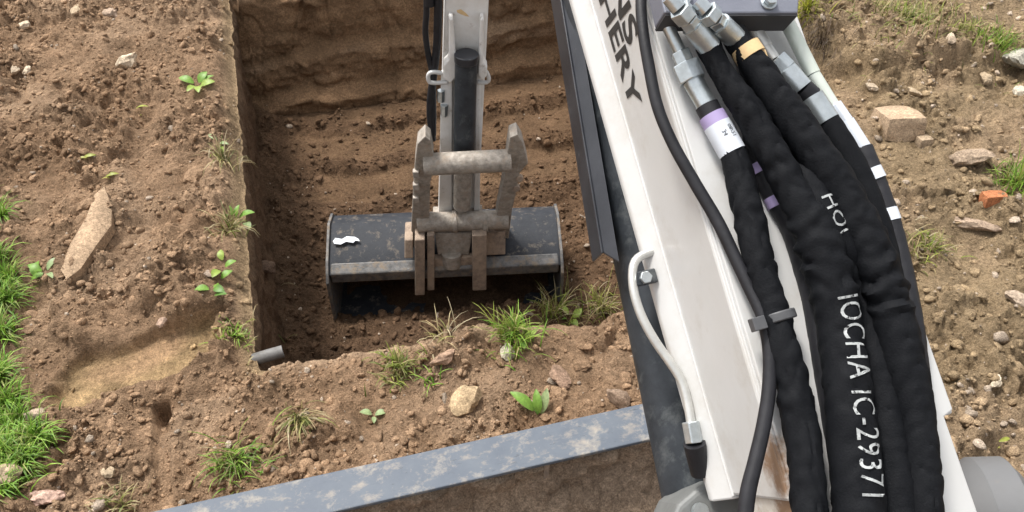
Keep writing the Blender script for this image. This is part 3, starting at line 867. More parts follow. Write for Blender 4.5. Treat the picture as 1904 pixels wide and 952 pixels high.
tuft(1860, 85, 200, 56, 38, YEL+GREEN, 'yellow-green grass patch beside the grey boulder', seed=34, lean=1.3)
tuft(1888, 345, 190, 44, 62, GREEN+YEL, 'bright green grass patch by the orange brick', seed=35, lean=1.2)
tuft(1728, 462, 130, 50, 42, OLIVE+STRAW+YEL, 'sparse dull grass tuft right of the hoses', seed=36, lean=1.5)
tuft(1800, 58, 60, 40, 30, YEL, 'small yellow-green grass tuft near the top right', seed=37, lean=1.3)
tuft(1497, 18, 130, 26, 46, [(.30, .33, .03), (.38, .38, .05)], 'mossy yellow grass clump behind the manifold block', seed=38, lean=1.3)
tuft(1690, 34, 700, 150, 34, STRAW+OLIVE+YEL, 'dry straw grass at the top right behind the bank', seed=39, lean=1.6)
# roots hanging from the turf edge
tuft(1525, 75, 150, 62, 70, [(.10, .065, .04), (.16, .11, .07), (.07, .05, .035)], 'dark fibrous roots hanging from the turf edge by the manifold', seed=40, lean=2.6, fwd=(-1.4, -.6), wid=.003, name='hanging_roots')
# lawn along the left border
rng_ = np.random.default_rng(77)
Vs, Fs, Cs = [], [], []
lawn_px = [(6, 405, 12, 50), (16, 520, 20, 110), (10, 560, 24, 150), (8, 620, 20, 120), (4, 700, 14, 90), (14, 750, 24, 150), (30, 800, 36, 240), (70, 818, 30, 200), (45, 865, 26, 170), (14, 915, 30, 150), (10, 840, 36, 170), (-50, 600, 40, 200), (-60, 760, 50, 260), (-60, 900, 50, 240), (0, 480, 16, 50)]
for px, py, sp, cnt in lawn_px:
    p = hit(px, py); s_ = pxm(depth(p))
    a, b, c = blade_batch(rng_, cnt, p, sp*s_*1.1, 64*s_, 1.7, .0045, GREEN+GREEN+[(.24, .29, .06), (.30, .33, .10)], (.12, -.1))
    o_ = len(Vs); Vs += a; Cs += c; Fs += [tuple(i+o_ for i in q) for q in b]
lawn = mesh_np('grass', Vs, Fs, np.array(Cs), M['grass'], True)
tag(lawn, 'lush green grass along the left border of the picture', 'grass', kind='stuff')

def leaf_mesh(L, W, curl, col, fold=.25, seg=6):
    vs, fs, cs = [], [], []
    for i in range(seg+1):
        t = i/seg; w = W*math.sin(math.pi*min(1, t*.93+.05))**.75*.5
        x = L*t; z = L*(curl*t*(1-t*1.15))
        vs += [(x, -w, z+w*fold), (x, 0, z), (x, w, z+w*fold)]
        cs += [np.array(col)*.95, np.array(col)*1.15, np.array(col)*.95]
    for i in range(seg):
        for j in (0, 1): fs.append((i*3+j, i*3+j+1, i*3+j+4, i*3+j+3))
    return vs, fs, cs
def weed(px, py, leaves, label, name='weed'):
    """leaves: (dx px, dy px, length px, width px, azimuth in the picture plane deg, lift, colour)"""
    p = hit(px, py); s_ = pxm(depth(p))
    e = bpy.data.objects.new(name, None); COL.objects.link(e); e.location = tuple(p); e.empty_display_size = .02
    tag(e, label, 'weed')
    for dx, dy, L, W, az, lift, col in leaves:
        vs, fs, cs = leaf_mesh(L*s_*.88, W*s_*.88, .5, col)
        me = bpy.data.meshes.new('leaf'); me.from_pydata(vs, [], fs); me.shade_smooth()
        set_col(me, np.array(cs)); me.materials.append(M['leaf'])
        o = bpy.data.objects.new('leaf', me); COL.objects.link(o); o.parent = e
        q = p + rt*dx*s_ + np.array([up[0], up[1], 0])/.707*(-dy)*s_*1.2
        zz = float(hgt(q[0], q[1]))-p[2]
        o.location = (q[0]-p[0], q[1]-p[1], max(zz, -.03)+.006)
        o.rotation_euler = (random.uniform(-.3, .3), -lift, R(az)-YAW)
    return e
LG = (.17, .31, .05); LY = (.28, .38, .07); LD = (.11, .22, .04); LP = (.27, .35, .16)
weed(370, 160, [(-8, 0, 34, 18, 165, .3, LG), (0, -4, 30, 18, 60, .5, LG), (4, 2, 32, 18, 10, .3, LY), (0, 4, 30, 16, -70, .2, LY), (6, -4, 28, 14, 35, .4, LG), (-4, 6, 26, 14, -110, .2, LY)], 'small bright green weed rosette high on the left trench edge')
weed(440, 405, [(-4, 0, 34, 18, 150, .4, LG), (4, -2, 34, 20, 15, .3, LG), (14, 4, 28, 16, -50, .2, LP), (-8, 6, 30, 14, 200, .3, LD), (0, 0, 26, 12, 80, .6, LG)], 'green leafy weed overhanging the left trench edge')
weed(405, 265, [(0, 0, 24, 10, 150, .3, LP), (4, 2, 24, 8, -20, .2, LP), (8, 8, 26, 6, -60, .2, LY)], 'tiny pale weed on the left trench edge')
weed(408, 520, [(-6, -40, 26, 16, 110, .4, LY), (2, -28, 26, 16, 30, .3, LG), (-2, -12, 28, 18, -100, .3, LY), (4, 0, 28, 18, 40, .3, LG), (0, 14, 28, 18, -70, .2, LG), (4, 30, 30, 18, -30, .2, LD), (-2, 36, 28, 20, 190, .2, LG), (8, 44, 28, 16, 0, .3, LD)], 'upright row of green weed leaves on the trench edge above the clay shelf')
weed(1000, 772, [(-8, -2, 62, 24, 148, .45, LG), (2, 0, 50, 20, 100, .75, LG), (6, 0, 54, 20, 72, .7, LP), (0, 2, 30, 10, 120, .6, LD)], 'green seedling with broad leaves standing before the steel blade', 'seedling')
weed(696, 774, [(-4, 0, 26, 16, 170, .2, LP), (2, 0, 26, 16, 10, .2, LP), (0, 3, 18, 10, -80, .2, LP)], 'pale green two-lobed leaf lying on the near bank')
weed(1062, 592, [(-6, 0, 26, 16, 140, .5, LY), (4, 0, 26, 16, 40, .5, LY), (0, 6, 24, 14, -60, .3, LY), (-8, 8, 26, 10, 200, .3, LG)], 'bright yellow-green weed on the near trench lip')
weed(970, 632, [(-6, 0, 30, 16, 140, .4, LY), (6, 0, 30, 16, 30, .4, LY), (0, 6, 26, 14, -80, .3, LG)], 'light green leaves in the bright grass clump')
weed(90, 505, [(0, 0, 34, 16, 60, .4, LP), (-6, 6, 34, 16, 160, .3, LG), (4, 8, 30, 12, -40, .3, LP), (-30, 0, 40, 22, 100, .3, LG), (-34, 10, 36, 20, 20, .3, LG)], 'broad-leaved weed at the foot of the clay slab')
for px, py, lab in ((265, 214, 'lone yellow-green leaf below the cream stone'), (163, 293, 'lone yellow leaf on the left bank above the clay slab'), (206, 330, 'small olive leaf just above the tip of the clay slab'), (1858, 830, 'dry olive leaf on the lower right bank')):
    weed(px, py, [(-8, 0, 26, 9, 15, .15, (.30, .33, .06)), (0, 2, 18, 7, 190, .1, (.34, .33, .08))], lab, 'fallen_leaf')['category'] = 'leaf'

# ================================================================ THE EXCAVATOR
ex = bpy.data.objects.new('excavator', None); COL.objects.link(ex); ex.location = tuple(EX0); ex.empty_display_size = .3
tag(ex, 'white mini excavator reaching into the trench, with black sleeved hoses on its boom', 'excavator')

# --- boom frame: P0 on its upper left edge; U along it, W square to its top
A = R(32.0)
P0 = atd(1310, 410, 0.95)
U = np.array([0, math.cos(A), math.sin(A)]); W = np.array([0, -math.sin(A), math.cos(A)]); XX = np.array([1.0, 0, 0])
def bp(s, r, h): return P0 + U*s + XX*r + W*h
def bpx(px, py, h): return onplane(px, py, P0+W*h, W)      # sight line to a plane h above the boom's top
def bsr(px, py, h):
    q = bpx(px, py, h)-P0
    return float(q@U), float(q@XX)
BW = 0.205
S0, S1 = -0.335, 0.95
# side plates, top plate, bottom plate with its flange
boom = MB()
def sect(s, dw=0.0, hb=-0.158):
    return [bp(s, 0, 0), bp(s, BW+dw, 0), bp(s, BW+dw, hb), bp(s, 0, hb)]
boom.prism(sect(S0), U*(S1-S0))
bo = boom.build('boom', M['white'], ex, bevel=.004)
# gooseneck beyond the picture: forearm of the boom to its tip
E0 = bp(S1, BW/2, -.08)
TIP = np.array([0.53, 2.30, 1.98])
gk = MB(); dvec = TIP-E0; dl = dvec/np.linalg.norm(dvec); nn = np.cross(XX, dl); nn /= np.linalg.norm(nn)
gk.hexa([E0-XX*.1-nn*.09-dl*.05, E0+XX*.1-nn*.09-dl*.05, E0+XX*.1+nn*.09-dl*.05, E0-XX*.1+nn*.09-dl*.05, TIP-XX*.08-nn*.06, TIP+XX*.08-nn*.06, TIP+XX*.08+nn*.06, TIP-XX*.08+nn*.06])
gk.build('boom_nose', M['white'], ex, bevel=.006)
fl_ = MB()
fl_.add([bp(S0-.005, -.000, -.150), bp(S0-.005, -.020, -.178), bp(S0-.005, -.020, -.190), bp(S0-.005, BW+.02, -.190), bp(S0-.005, BW+.02, -.178), bp(S0-.005, BW, -.150),
         bp(S1, -.000, -.150), bp(S1, -.020, -.178), bp(S1, -.020, -.190), bp(S1, BW+.02, -.190), bp(S1, BW+.02, -.178), bp(S1, BW, -.150)],
        [(0, 1, 2, 3, 4, 5), (11, 10, 9, 8, 7, 6), (0, 6, 7, 1), (1, 7, 8, 2), (2, 8, 9, 3), (3, 9, 10, 4), (4, 10, 11, 5), (5, 11, 6, 0)])
fl_.build('bottom_flange', M['white'], bo, bevel=.003)
tp = MB(); tp.prism([bp(S0-.12, .006, .0), bp(S1, .006, .0), bp(S1, BW-.004, .0), bp(-.16, BW+.004, .0), bp(-.175, BW+.026, .0), bp(-.285, BW+.026, .0), bp(-.29, BW+.012, .0), bp(S0-.12, BW+.012, .0)], W*.006)
tp.build('top_plate', M['white'], bo, bevel=.002)
ft = MB(); ft.prism([bp(S0+.03, .004, -.002), bp(S0+.03, .004, -.15), bp(S0-.03, .004, -.12), bp(S0-.10, .004, -.10), bp(S0-.2, .004, -.10), bp(S0-.2, .004, -.002)], XX*(BW-.008))
M['rustfoot'] = mat_plain('white_paint_rust_stained', (.60, .595, .57), (.5, .44, .36), 14, 0.45, dirt=(.30, .22, .15), dirt_lo=0.5, dirt_hi=0.72, dscale=16, bst=.1)
ft.build('boom_foot', M['rustfoot'], ex, bevel=.006)
gs = MB(); gs.prism([bp(-.165, BW+.004, -.001), bp(-.165, BW+.03, -.001), bp(-.29, BW+.03, -.001), bp(-.29, BW+.004, -.001)], -W*.10)
gs.build('side_gusset', M['white'], bo, bevel=.003)

rust_run(M['white'], bpx(1404, 880, 0), .045); rust_run(M['rustfoot'], bpx(1432, 915, 0), .055)
for r_, h_ in ((-.0012, -.149), (.0045, .0006)):
    wb_ = MB(); tube(wb_, [bp(S0, r_, h_), bp(0, r_, h_), bp(S1, r_, h_)], .0024, W, step=.006, n=8, wob=lambda s_, a_: .0007*vnoise(s_*60, a_*0, 3)); wb_.build('weld_bead', M['white'], bo, True)
# lettering on the boom's left side
def s_side(px, py):             # sight line to the boom's left face -> (s, h)
    q = onplane(px, py, P0, XX)-P0
    return float(q@U), float(q@W)
def side_text(body, top, bot, hb, ht):
    vs, fs = text_mesh(body, 1.0, 1.0, .12, .022)
    x0, x1 = vs[:, 0].min(), vs[:, 0].max(); y0, y1 = vs[:, 1].min(), vs[:, 1].max()
    letters([bp(top+(bot-top)*(v[0]-x0)/(x1-x0), -.0008, hb+(ht-hb)*(v[1]-y0)/(y1-y0)) for v in vs], fs, 'letter', M['ink'], bo)
side_text('HERY', s_side(1122, -18)[0], s_side(1184, 205)[0], s_side(1151, 128)[1], s_side(1177, 128)[1])
side_text('NS', s_side(1140, -40)[0], s_side(1175, 84)[0], s_side(1157, 52)[1], s_side(1187, 52)[1])

# --- boom cylinder below the boom, its guard, its steel line
def bl(px, py, h): return bpx(px, py, h)
c0, c1 = bl(1164, 300, -.250), bl(1296, 930, -.290)
cm = MB(); dcy = (c1-c0)/np.linalg.norm(c1-c0)
ctop = c0-dcy*0.62; cbot = c1+dcy*.10
cm.cyl(ctop, cbot, .050, n=40)
cy_ = cm.build('boom_cylinder', M['barrel'], ex, True)
ro = MB(); ro.cyl(ctop-dcy*.3, ctop, .026, n=24); ro.build('piston_rod', M['zinc'], cy_, True)
# guard: a folded black sheet over the rod, open towards the boom
gd = MB()
hG = -.205
e_out = [(1040, -40), (1123, 470)]; e_in = [(1062, -40), (1152, 488)]
g0, g1 = bl(*e_out[0], hG-.02), bl(*e_out[1], hG-.02); i0, i1 = bl(*e_in[0], hG), bl(*e_in[1], hG)
ext = (g0-g1)/np.linalg.norm(g0-g1)*.35
gd.hexa([g1, i1, i1-W*.004, g1-W*.004, g0+ext, i0+ext, i0+ext-W*.004, g0+ext-W*.004])
gd.hexa([g1-XX*.004, g1, g1-W*.055, g1-W*.055-XX*.004, g0+ext-XX*.004, g0+ext, g0+ext-W*.055, g0+ext-W*.055-XX*.004])
gd.build('cylinder_guard', M['blackpaint'], ex, bevel=.0025)
# steel line
tpx = [(1228, 466), (1200, 472), (1181, 486), (1176, 512), (1180, 548), (1194, 590), (1218, 634), (1246, 674), (1266, 706), (1277, 740), (1286, 792)]
tb = MB(); tube(tb, [bl(x, y, -.168) for x, y in tpx], .0064, W, step=.006, n=14)
tl = tb.build('steel_line', M['tube'], ex, True)
nb = MB(); na, nb_ = bl(1284, 784, -.168), bl(1291, 824, -.168); nb.cyl(na, nb_, .0125, n=6); nb.build('nut', M['zinc'], tl, bevel=.0015)
nb = MB(); nb.cyl(nb_, bl(1302, 880, -.19), .015, .013, n=20); nb.build('fitting', M['rubber'], tl, True)
cl_ = MB(); q = bl(1196, 517, -.168); cl_.box(q, XX*.019, U*.010, W*.005); cl_.build('clamp', M['barrel'], tl, bevel=.002)
bt = MB(); q = bl(1199, 517, -.162); bt.cyl(q, q+W*.008, .009, n=6); bt.build('bolt', M['zinc'], tl, bevel=.001)

# --- swing bracket at the foot, kingpost, chassis (below the picture)
sb = MB()
q = bl(1322, 948, -.185)
poly = [bl(1252, 960, -.2), bl(1262, 938, -.2), bl(1292, 912, -.2), bl(1320, 897, -.2), bl(1362, 890, -.2), bl(1378, 905, -.2), bl(1388, 980, -.2), bl(1370, 1040, -.2), bl(1260, 1040, -.2)]
sb.prism(poly, -W*.09)
cast = sb.build('swing_bracket', M['casting'], ex, bevel=.010, seg=3)
bb = MB(); q = bl(1300, 950, -.197); bb.cyl(q, q+W*.008, .011, n=20); bb.build('grease_cap', M['zinc'], cast, True)
kp = MB(); kq = bp(S0-.26, BW/2, -.16); kp.hexa([np.array([.38, kq[1]-.20, .30]), np.array([.68, kq[1]-.20, .30]), np.array([.68, kq[1]+.02, .30]), np.array([.38, kq[1]+.02, .30]), kq+[-.13, -.2, -.05], kq+[.13, -.2, -.05], kq+[.13, 0.0, -.03], kq+[-.13, 0.0, -.03]])
kp.build('kingpost', M['casting'], ex, bevel=.01)
ch = MB(); ch.hexa([(.12, -1.4, .22), (.92, -1.4, .22), (.92, -.05, .22), (.12, -.05, .22), (.12, -1.4, .45), (.92, -1.4, .45), (.92, -.05, .45), (.12, -.05, .45)])
ch.build('undercarriage', M['blackpaint'], ex, bevel=.02)
for sx in (-.12, 1.16):         # rubber tracks, behind the blade and under the frame of the picture
    tk = MB(); prof = []
    for i in range(13): a = -math.pi/2+math.pi*i/12; prof.append((.20+.17*math.cos(a), .20+.17*math.sin(a)))
    for i in range(13): a = math.pi/2+math.pi*i/12; prof.append((-1.25+.17*math.cos(a), .20+.17*math.sin(a)))
    tk.prism([np.array([sx-.11, y, z]) for y, z in prof], XX*.22)
    tk.build('track', M['rubber'], ex, bevel=.015)
# rounded grey guard at the lower right
rg = MB(); cc = atd(1806, 966, 1.02); ax = np.array([.90, -.30, .22]); ax = ax/np.linalg.norm(ax)
rg.cyl(cc-ax*.012, cc+ax*.010, .066, .078, n=64); rg.cyl(cc+ax*.0101, cc+ax*.048, .078, .076, n=64); rg.cyl(cc+ax*.0481, cc+ax*.060, .074, .060, n=64)
rgo = rg.build('round_guard', M['greyguard'], ex, True)

# --- manifold block at the top of the boom
blk = MB()
t0 = [bpx(1216, -60, .075), bpx(1490, -60, .075), bpx(1484, 24, .075), bpx(1236, 24, .075)]
mbk = MB(); mbk.prism(t0, -W*.036); mo = mbk.build('manifold_block', M['block'], ex, bevel=.002)
fr = MB(); a_, b_ = bpx(1236, 25, .073), bpx(1482, 25, .073); fr.hexa([a_-U*.003-W*.036, b_-U*.003-W*.036, b_+U*.0-W*.036, a_+U*.0-W*.036, a_-U*.003, b_-U*.003, b_, a_]); fr.build('port_face', M['blockdark'], mo)
br = MB(); br.prism([bpx(1260, -90, .038), bpx(1440, -90, .038), bpx(1440, -20, .038), bpx(1260, -20, .038)], -W*.033); br.build('mounting_foot', M['blockdark'], mo, bevel=.001)
for px, py in ((1270, -6), (1428, 4)):
    b1 = MB(); q = bpx(px, py, .076); b1.cyl(q, q+W*.003, .0105, n=24); b1.cyl(q+W*.0031, q+W*.010, .0080, n=6); b1.build('bolt', M['zinc'], mo, bevel=.001)

# --- hoses
def wr(seed, amp=.0016, fold=()):
    def f(s, a):
        c_, s_ = np.cos(a), np.sin(a)
        v = amp*(.8*vnoise(s*24+s_*.9, c_*.9+seed, seed) + .9*vnoise(s*70+s_*1.3, c_*1.0+seed, seed+1) - .8*np.exp(-(vnoise(s*34+s_*1.0, c_*.8+seed, seed+6)/.07)**2) + .25*vnoise(s*140+s_*2, c_*2, seed+2))
        for c, w, am in fold:
            x = (s-c)/w + 1.1*vnoise(s_*.9+c*40, c_*.9, seed+3)
            k_ = np.clip(.45+1.4*vnoise(s_*1.1+c*90, c_*1.1+2, seed+4), 0, None)
            v = v + am*k_*np.exp(-x*x*.7)*np.sin(x*2.8)*.75
        return v
    return f
def hose(pts, name='hydraulic_hose', rad=None, mt='sleeve', fold=(), seed=1, n=40, amp=.0018, step=.0035):
    """pts: (photo x, photo y, height over boom, width in photo px)"""
    P = [bpx(x, y, h) for x, y, h, w in pts]
    rr = [w/2*pxm(depth(p)) for p, (x, y, h, w) in zip(P, pts)]
    L = np.concatenate([[0], np.cumsum([np.linalg.norm(b-a) for a, b in zip(P[:-1], P[1:])])]); L = L/L[-1]
    wb = wr(seed, amp, fold) if amp else None
    mb = MB(); info = tube(mb, P, list(zip(L, rr)), W, step=.004, n=n, wob=wb)+(wb,)
    return mb.build(name, M[mt], ex, True), info
def seg(parent, name, mt, a, b, r1, r2=None, n=24, bevel=0):
    mb = MB(); mb.cyl(a, b, r1, r2, n); return mb.build(name, M[mt], parent, n > 8, bevel)
def fit(parent, chain, h=None):
    """chain of (x, y, h, name, material, width px, sides) from the block to the hose"""
    for (x0, y0, h0, nm_, mt_, w_, n_), (x1, y1, h1, *_r) in zip(chain[:-1], chain[1:]):
        a, b = bpx(x0, y0, h0), bpx(x1, y1, h1)
        seg(parent, nm_, mt_, a, b, w_/2*pxm(depth(a)), n=n_, bevel=.0012 if n_ < 9 else 0)

# left hose with lilac and white label
h1, i1 = hose([(1364, 284, .030, 52), (1376, 330, .030, 54), (1390, 395, .030, 56), (1404, 455, .030, 58), (1418, 510, .030, 57), (1436, 575, .030, 57), (1449, 630, .030, 62), (1466, 690, .030, 64), (1484, 770, .030, 66), (1497, 850, .030, 66), (1505, 960, .030, 68), (1509, 1060, .030, 70)], seed=3, fold=[(.085, .012, .005), (.20, .01, .004), (.29, .014, .004), (.14, .008, .003)], amp=.0026)
fit(h1, [(1236, 36, .044, 'steel_pipe', 'zinc', 24, 20), (1264, 96, .034, 'nut', 'zinc', 38, 6), (1274, 118, .032, 'nut', 'zinc', 56, 6), (1288, 150, .030, 'ferrule', 'zinc', 38, 24), (1314, 196, .030, 'hose_end', 'rubber', 44, 24), (1323, 214, .030, 'lilac_band', 'purple', 50, 28), (1333, 232, .030, 'label', 'label', 51, 28), (1362, 284, .030, '', '', 0, 0)])
lp, lq = bpx(1333, 232, .030), bpx(1362, 284, .030); ld = (lq-lp)/np.linalg.norm(lq-lp); lr = 25.5*pxm(depth(lp))+.0004
for body, f0, a0, sz_ in (('34', .30, -.15, .008), ('08/21', .20, .42, .0075)):
    vs, fs = text_mesh(body, sz_); sdv = np.cross(ld, W); sdv /= np.linalg.norm(sdv); nmv = np.cross(sdv, ld)
    def wrap(v):
        a = a0 - v[1]/lr
        return lp+ld*(np.linalg.norm(lq-lp)*f0+v[0]) + (sdv*-math.sin(a)+nmv*math.cos(a))*lr
    letters([wrap(v) for v in vs], fs, 'letter', M['ink'], h1)

# second hose: printed fabric sleeve
h2, i2 = hose([(1316, 82, .052, 46), (1345, 140, .052, 46), (1384, 196, .052, 56), (1416, 250, .050, 60), (1450, 312, .050, 60), (1482, 372, .050, 64), (1510, 425, .050, 80), (1532, 478, .048, 88), (1545, 530, .046, 84), (1560, 600, .042, 80), (1569, 670, .042, 84), (1580, 760, .042, 90), (1590, 850, .042, 94), (1598, 960, .042, 98), (1604, 1060, .042, 98)], seed=5, fold=[(.235, .012, .006), (.265, .012, .008), (.295, .010, .008), (.325, .012, .007), (.18, .012, .003), (.42, .016, .003)], amp=.0026)
fit(h2, [(1244, -6, .092, 'steel_pipe', 'zinc', 30, 20), (1262, 16, .088, 'nut', 'zinc', 46, 6), (1278, 34, .080, 'nut', 'zinc', 40, 6), (1288, 48, .072, 'ferrule', 'zinc', 43, 24), (1320, 88, .054, '', '', 0, 0)])
def sleeve_text(parent, info, body, s_start, size, ang, sx=1.0):
    path, arc, rr, tg, sd_, nm, wob = info
    vs, fs = text_mesh(body, size, 1.08, 0, 0)
    def w_(v):
        s_ = s_start+v[0]*sx; i = int(np.clip(np.searchsorted(arc, s_), 1, len(arc)-1)); t = (s_-arc[i-1])/(arc[i]-arc[i-1])
        L_ = lambda q: q[i-1]*(1-t)+q[i]*t
        r_ = L_(rr); a = ang+v[1]/r_; r_ = r_+.0010+float(wob(np.array(s_), np.array(a+math.pi/2)))
        return L_(path)-L_(sd_)*math.sin(a)*r_+L_(nm)*math.cos(a)*r_
    letters([w_(v) for v in vs], fs, 'letter', M['print'], parent)
def arc_at(info, px, py):
    path, arc = info[0], info[1]
    best = min(range(len(path)), key=lambda i: abs(proj_y(path[i])-py)); return arc[best]
def proj_y(p):
    q = np.asarray(p)-CAM; return 476-F*np.dot(q, up)/np.dot(q, fw)
sleeve_text(h2, i2, 'IOCHA IC-29371  1', arc_at(i2, 0, 552), .039, -.40, .745)

# third hose with cream tape
h3, i3 = hose([(1362, 62, .056, 50), (1384, 92, .056, 51), (1412, 132, .056, 58), (1450, 190, .056, 66), (1493, 252, .055, 72), (1534, 312, .054, 74), (1570, 368, .053, 77), (1597, 420, .052, 80), (1622, 475, .052, 78), (1643, 535, .050, 80), (1662, 600, .048, 82), (1682, 680, .047, 76), (1700, 760, .046, 70), (1712, 850, .046, 66), (1722, 960, .046, 62), (1726, 1060, .046, 62)], seed=8, fold=[(.315, .012, .007), (.345, .012, .008), (.37, .010, .006), (.26, .012, .003)], amp=.0026)
fit(h3, [(1296, 2, .092, 'steel_pipe', 'zinc', 28, 20), (1314, 20, .090, 'nut', 'zinc', 44, 6), (1328, 34, .084, 'nut', 'zinc', 38, 6), (1338, 44, .076, 'ferrule', 'zinc', 42, 24), (1368, 72, .058, '', '', 0, 0)])
fit(h3, [(1384, 88, .056, 'cream_tape', 'tan', 57, 28), (1397, 107, .056, '', '', 0, 0)])
ta, tb_ = bpx(1404, 92, .058), bpx(1424, 100, .058); t3 = MB(); t3.hexa([ta-U*.006, tb_-U*.004, tb_+U*.004, ta+U*.006, ta-U*.006+W*.002, tb_-U*.004+W*.002, tb_+U*.004+W*.002, ta+U*.006+W*.002]); t3.build('tape_end', M['tan'], h3)

# fourth hose, under the third on the right
h4, i4 = hose([(1536, 222, .030, 46), (1562, 268, .028, 52), (1592, 325, .026, 54), (1616, 385, .024, 54), (1640, 460, .022, 54), (1660, 560, .020, 54), (1680, 680, .020, 54), (1694, 800, .020, 52), (1700, 960, .020, 52)], seed=9, amp=.0008)
fit(h4, [(1398, 42, .030, 'steel_pipe', 'tube', 26, 20), (1424, 88, .030, 'steel_pipe', 'tube', 24, 20), (1440, 112, .032, 'nut', 'zinc', 46, 6), (1460, 132, .032, 'ferrule', 'zinc', 44, 24), (1490, 166, .032, 'hose_end', 'rubber', 44, 24), (1508, 182, .030, 'ferrule', 'zinc', 48, 24), (1537, 226, .030, '', '', 0, 0)])
# fifth hose on the outside with two white bands
h5, i5 = hose([(1602, 276, .020, 40), (1622, 325, .020, 40), (1650, 402, .020, 42), (1668, 470, .020, 42), (1684, 540, .020, 42), (1696, 610, .020, 42), (1708, 700, .018, 42), (1716, 800, .018, 42), (1722, 960, .018, 42)], seed=11, amp=.0006, mt='rubber')
fit(h5, [(1462, 38, .026, 'steel_pipe', 'greentube', 27, 20), (1512, 138, .024, 'steel_pipe', 'greentube', 25, 20), (1548, 196, .022, 'nut', 'label', 34, 6), (1570, 228, .021, 'ferrule', 'label', 36, 24), (1602, 278, .02, '', '', 0, 0)])
for (ax_, ay_), (bx_, by_) in (((1616, 316), (1626, 336)), ((1645, 391), (1653, 413))):
    fit(h5, [(ax_, ay_, .020, 'white_band', 'label', 44.5, 28), (bx_, by_, .02, '', '', 0, 0)])
# a hose hidden between, with two lilac tags
h6, i6 = hose([(1372, 44, .018, 26), (1392, 150, .012, 30), (1402, 260, .012, 40), (1416, 312, .016, 44), (1446, 372, .016, 44), (1476, 430, .014, 46), (1510, 540, .012, 46), (1535, 680, .012, 46), (1560, 830, .012, 46), (1580, 960, .012, 46)], seed=13, amp=.0008, mt='rubber')
for (ax_, ay_), (bx_, by_) in (((1411, 303), (1419, 320)), ((1442, 363), (1451, 381))):
    fit(h6, [(ax_, ay_, .0165, 'lilac_tag', 'purple', 47, 24), (bx_, by_, .0165, '', '', 0, 0)])
# another sleeve that fills the gap lower down
h7, i7 = hose([(1474, 296, .030, 40), (1498, 338, .044, 56), (1528, 392, .050, 60), (1560, 455, .044, 60), (1588, 525, .028, 62), (1610, 590, .026, 64), (1626, 660, .028, 66), (1642, 745, .030, 70), (1656, 850, .032, 74), (1668, 960, .032, 78), (1672, 1060, .032, 78)], seed=17, amp=.0018)
sleeve_text(h7, i7, 'HO(', arc_at(i7, 0, 372), .027, -.26, .9)
# thin electric cable with a ribbed conduit
cb = [(1200, -60, .02, 20), (1192, 0, .020, 21), (1196, 60, .020, 21), (1206, 120, .018, 22), (1222, 196, .016, 22), (1250, 265, .016, 22), (1292, 340, .016, 23), (1336, 415, .018, 24), (1372, 490, .022, 24), (1398, 545, .026, 24), (1418, 590, .030, 24), (1430, 650, .030, 25), (1430, 720, .028, 26), (1420, 790, .026, 27), (1404, 860, .024, 28), (1390, 920, .022, 30), (1382, 1000, .02, 30)]
cbl, ic = hose(cb, 'cable', seed=19, amp=0, mt='rubber', n=16)
# clamp strap round the left hose and the cable
st = MB(); sa, sb_ = bpx(1400, 602, .046), bpx(1470, 582, .046); dS = (sb_-sa); dS /= np.linalg.norm(dS)
path_c = (bpx(1446, 590, .030)); rS = 34*pxm(depth(path_c))
stt = MB(); tdir = np.cross(W, dS); tdir /= np.linalg.norm(tdir)
stt.cyl(path_c-tdir*.0055, path_c+tdir*.0055, rS, n=36); sto = stt.build('clamp_strap', M['tie'], ex, True, bevel=.0015)
bk = MB(); bk.box(bpx(1409, 602, .040), dS*.008, tdir*.0075, W*.006); bk.build('buckle', M['tie'], sto, bevel=.001)

# --- dozer blade in front of the tracks
def bz(px, py, z=.30): return onz(px, py, z)
yb0, yb1 = 0.845, 0.945
bl0, bl1 = -0.62, 1.06
yl = .030
dz = MB(); dz.hexa([(bl0, yb0+yl, .292), (bl1, yb0-.02, .292), (bl1, yb1-.02, .284), (bl0, yb1+yl, .284), (bl0, yb0+yl, .304), (bl1, yb0-.02, .304), (bl1, yb1-.02, .296), (bl0, yb1+yl, .296)])
blade = dz.build('dozer_blade', M['bladepaint'], ex, bevel=.003)
bp_ = MB(); bp_.hexa([(bl0, yb1-.03, -.06), (bl1, yb1-.05, -.06), (bl1, yb1-.034, -.06), (bl0, yb1-.014, -.06), (bl0, yb1-.03, .284), (bl1, yb1-.05, .284), (bl1, yb1-.034, .284), (bl0, yb1-.014, .284)])
bp_.build('mouldboard', M['mudsteel'], blade, bevel=.002)
# mud-caked back of the blade
Xg, Zg = np.meshgrid(np.arange(bl0+.02, bl1-.02, .008), np.arange(-.04, .286, .008))
off = .028+.018*fbm(Xg*7, Zg*7, 401, 3)+.018*clods(Xg*22, Zg*22, 403)+.008*clods(Xg*50, Zg*50, 405)
off = off*1.5 + .24*(1-sstep(-.04, .25, Zg))**1.1; off = np.where(Zg > .275, .014, off)
Vm = np.stack([Xg, yb1-.03-(Xg-bl0)/(bl1-bl0)*.02-off+.012, Zg], -1).reshape(-1, 3)-EX0
mud = mesh_np('caked_mud', Vm, grid_faces(*Xg.shape), np.tile(np.array([.45, .33, .235]), (Xg.size, 1))*(0.8+.5*(0.5+.5*fbm(Xg*5, Zg*5, 407, 3))).reshape(-1, 1), M['soil'])
mud.parent = blade
for xr in (-.28, .325, .93):    # stiffening ribs
    rb = MB(); rb.hexa([(xr-.006, yb0+.004, .0), (xr+.006, yb0+.004, .0), (xr+.006, yb1-.035, .0), (xr-.006, yb1-.035, .0), (xr-.006, yb0+.004, .290), (xr+.006, yb0+.004, .290), (xr+.006, yb1-.035, .290), (xr-.006, yb1-.035, .290)])
    rb.build('rib', M['mudsteel'], blade, bevel=.002)
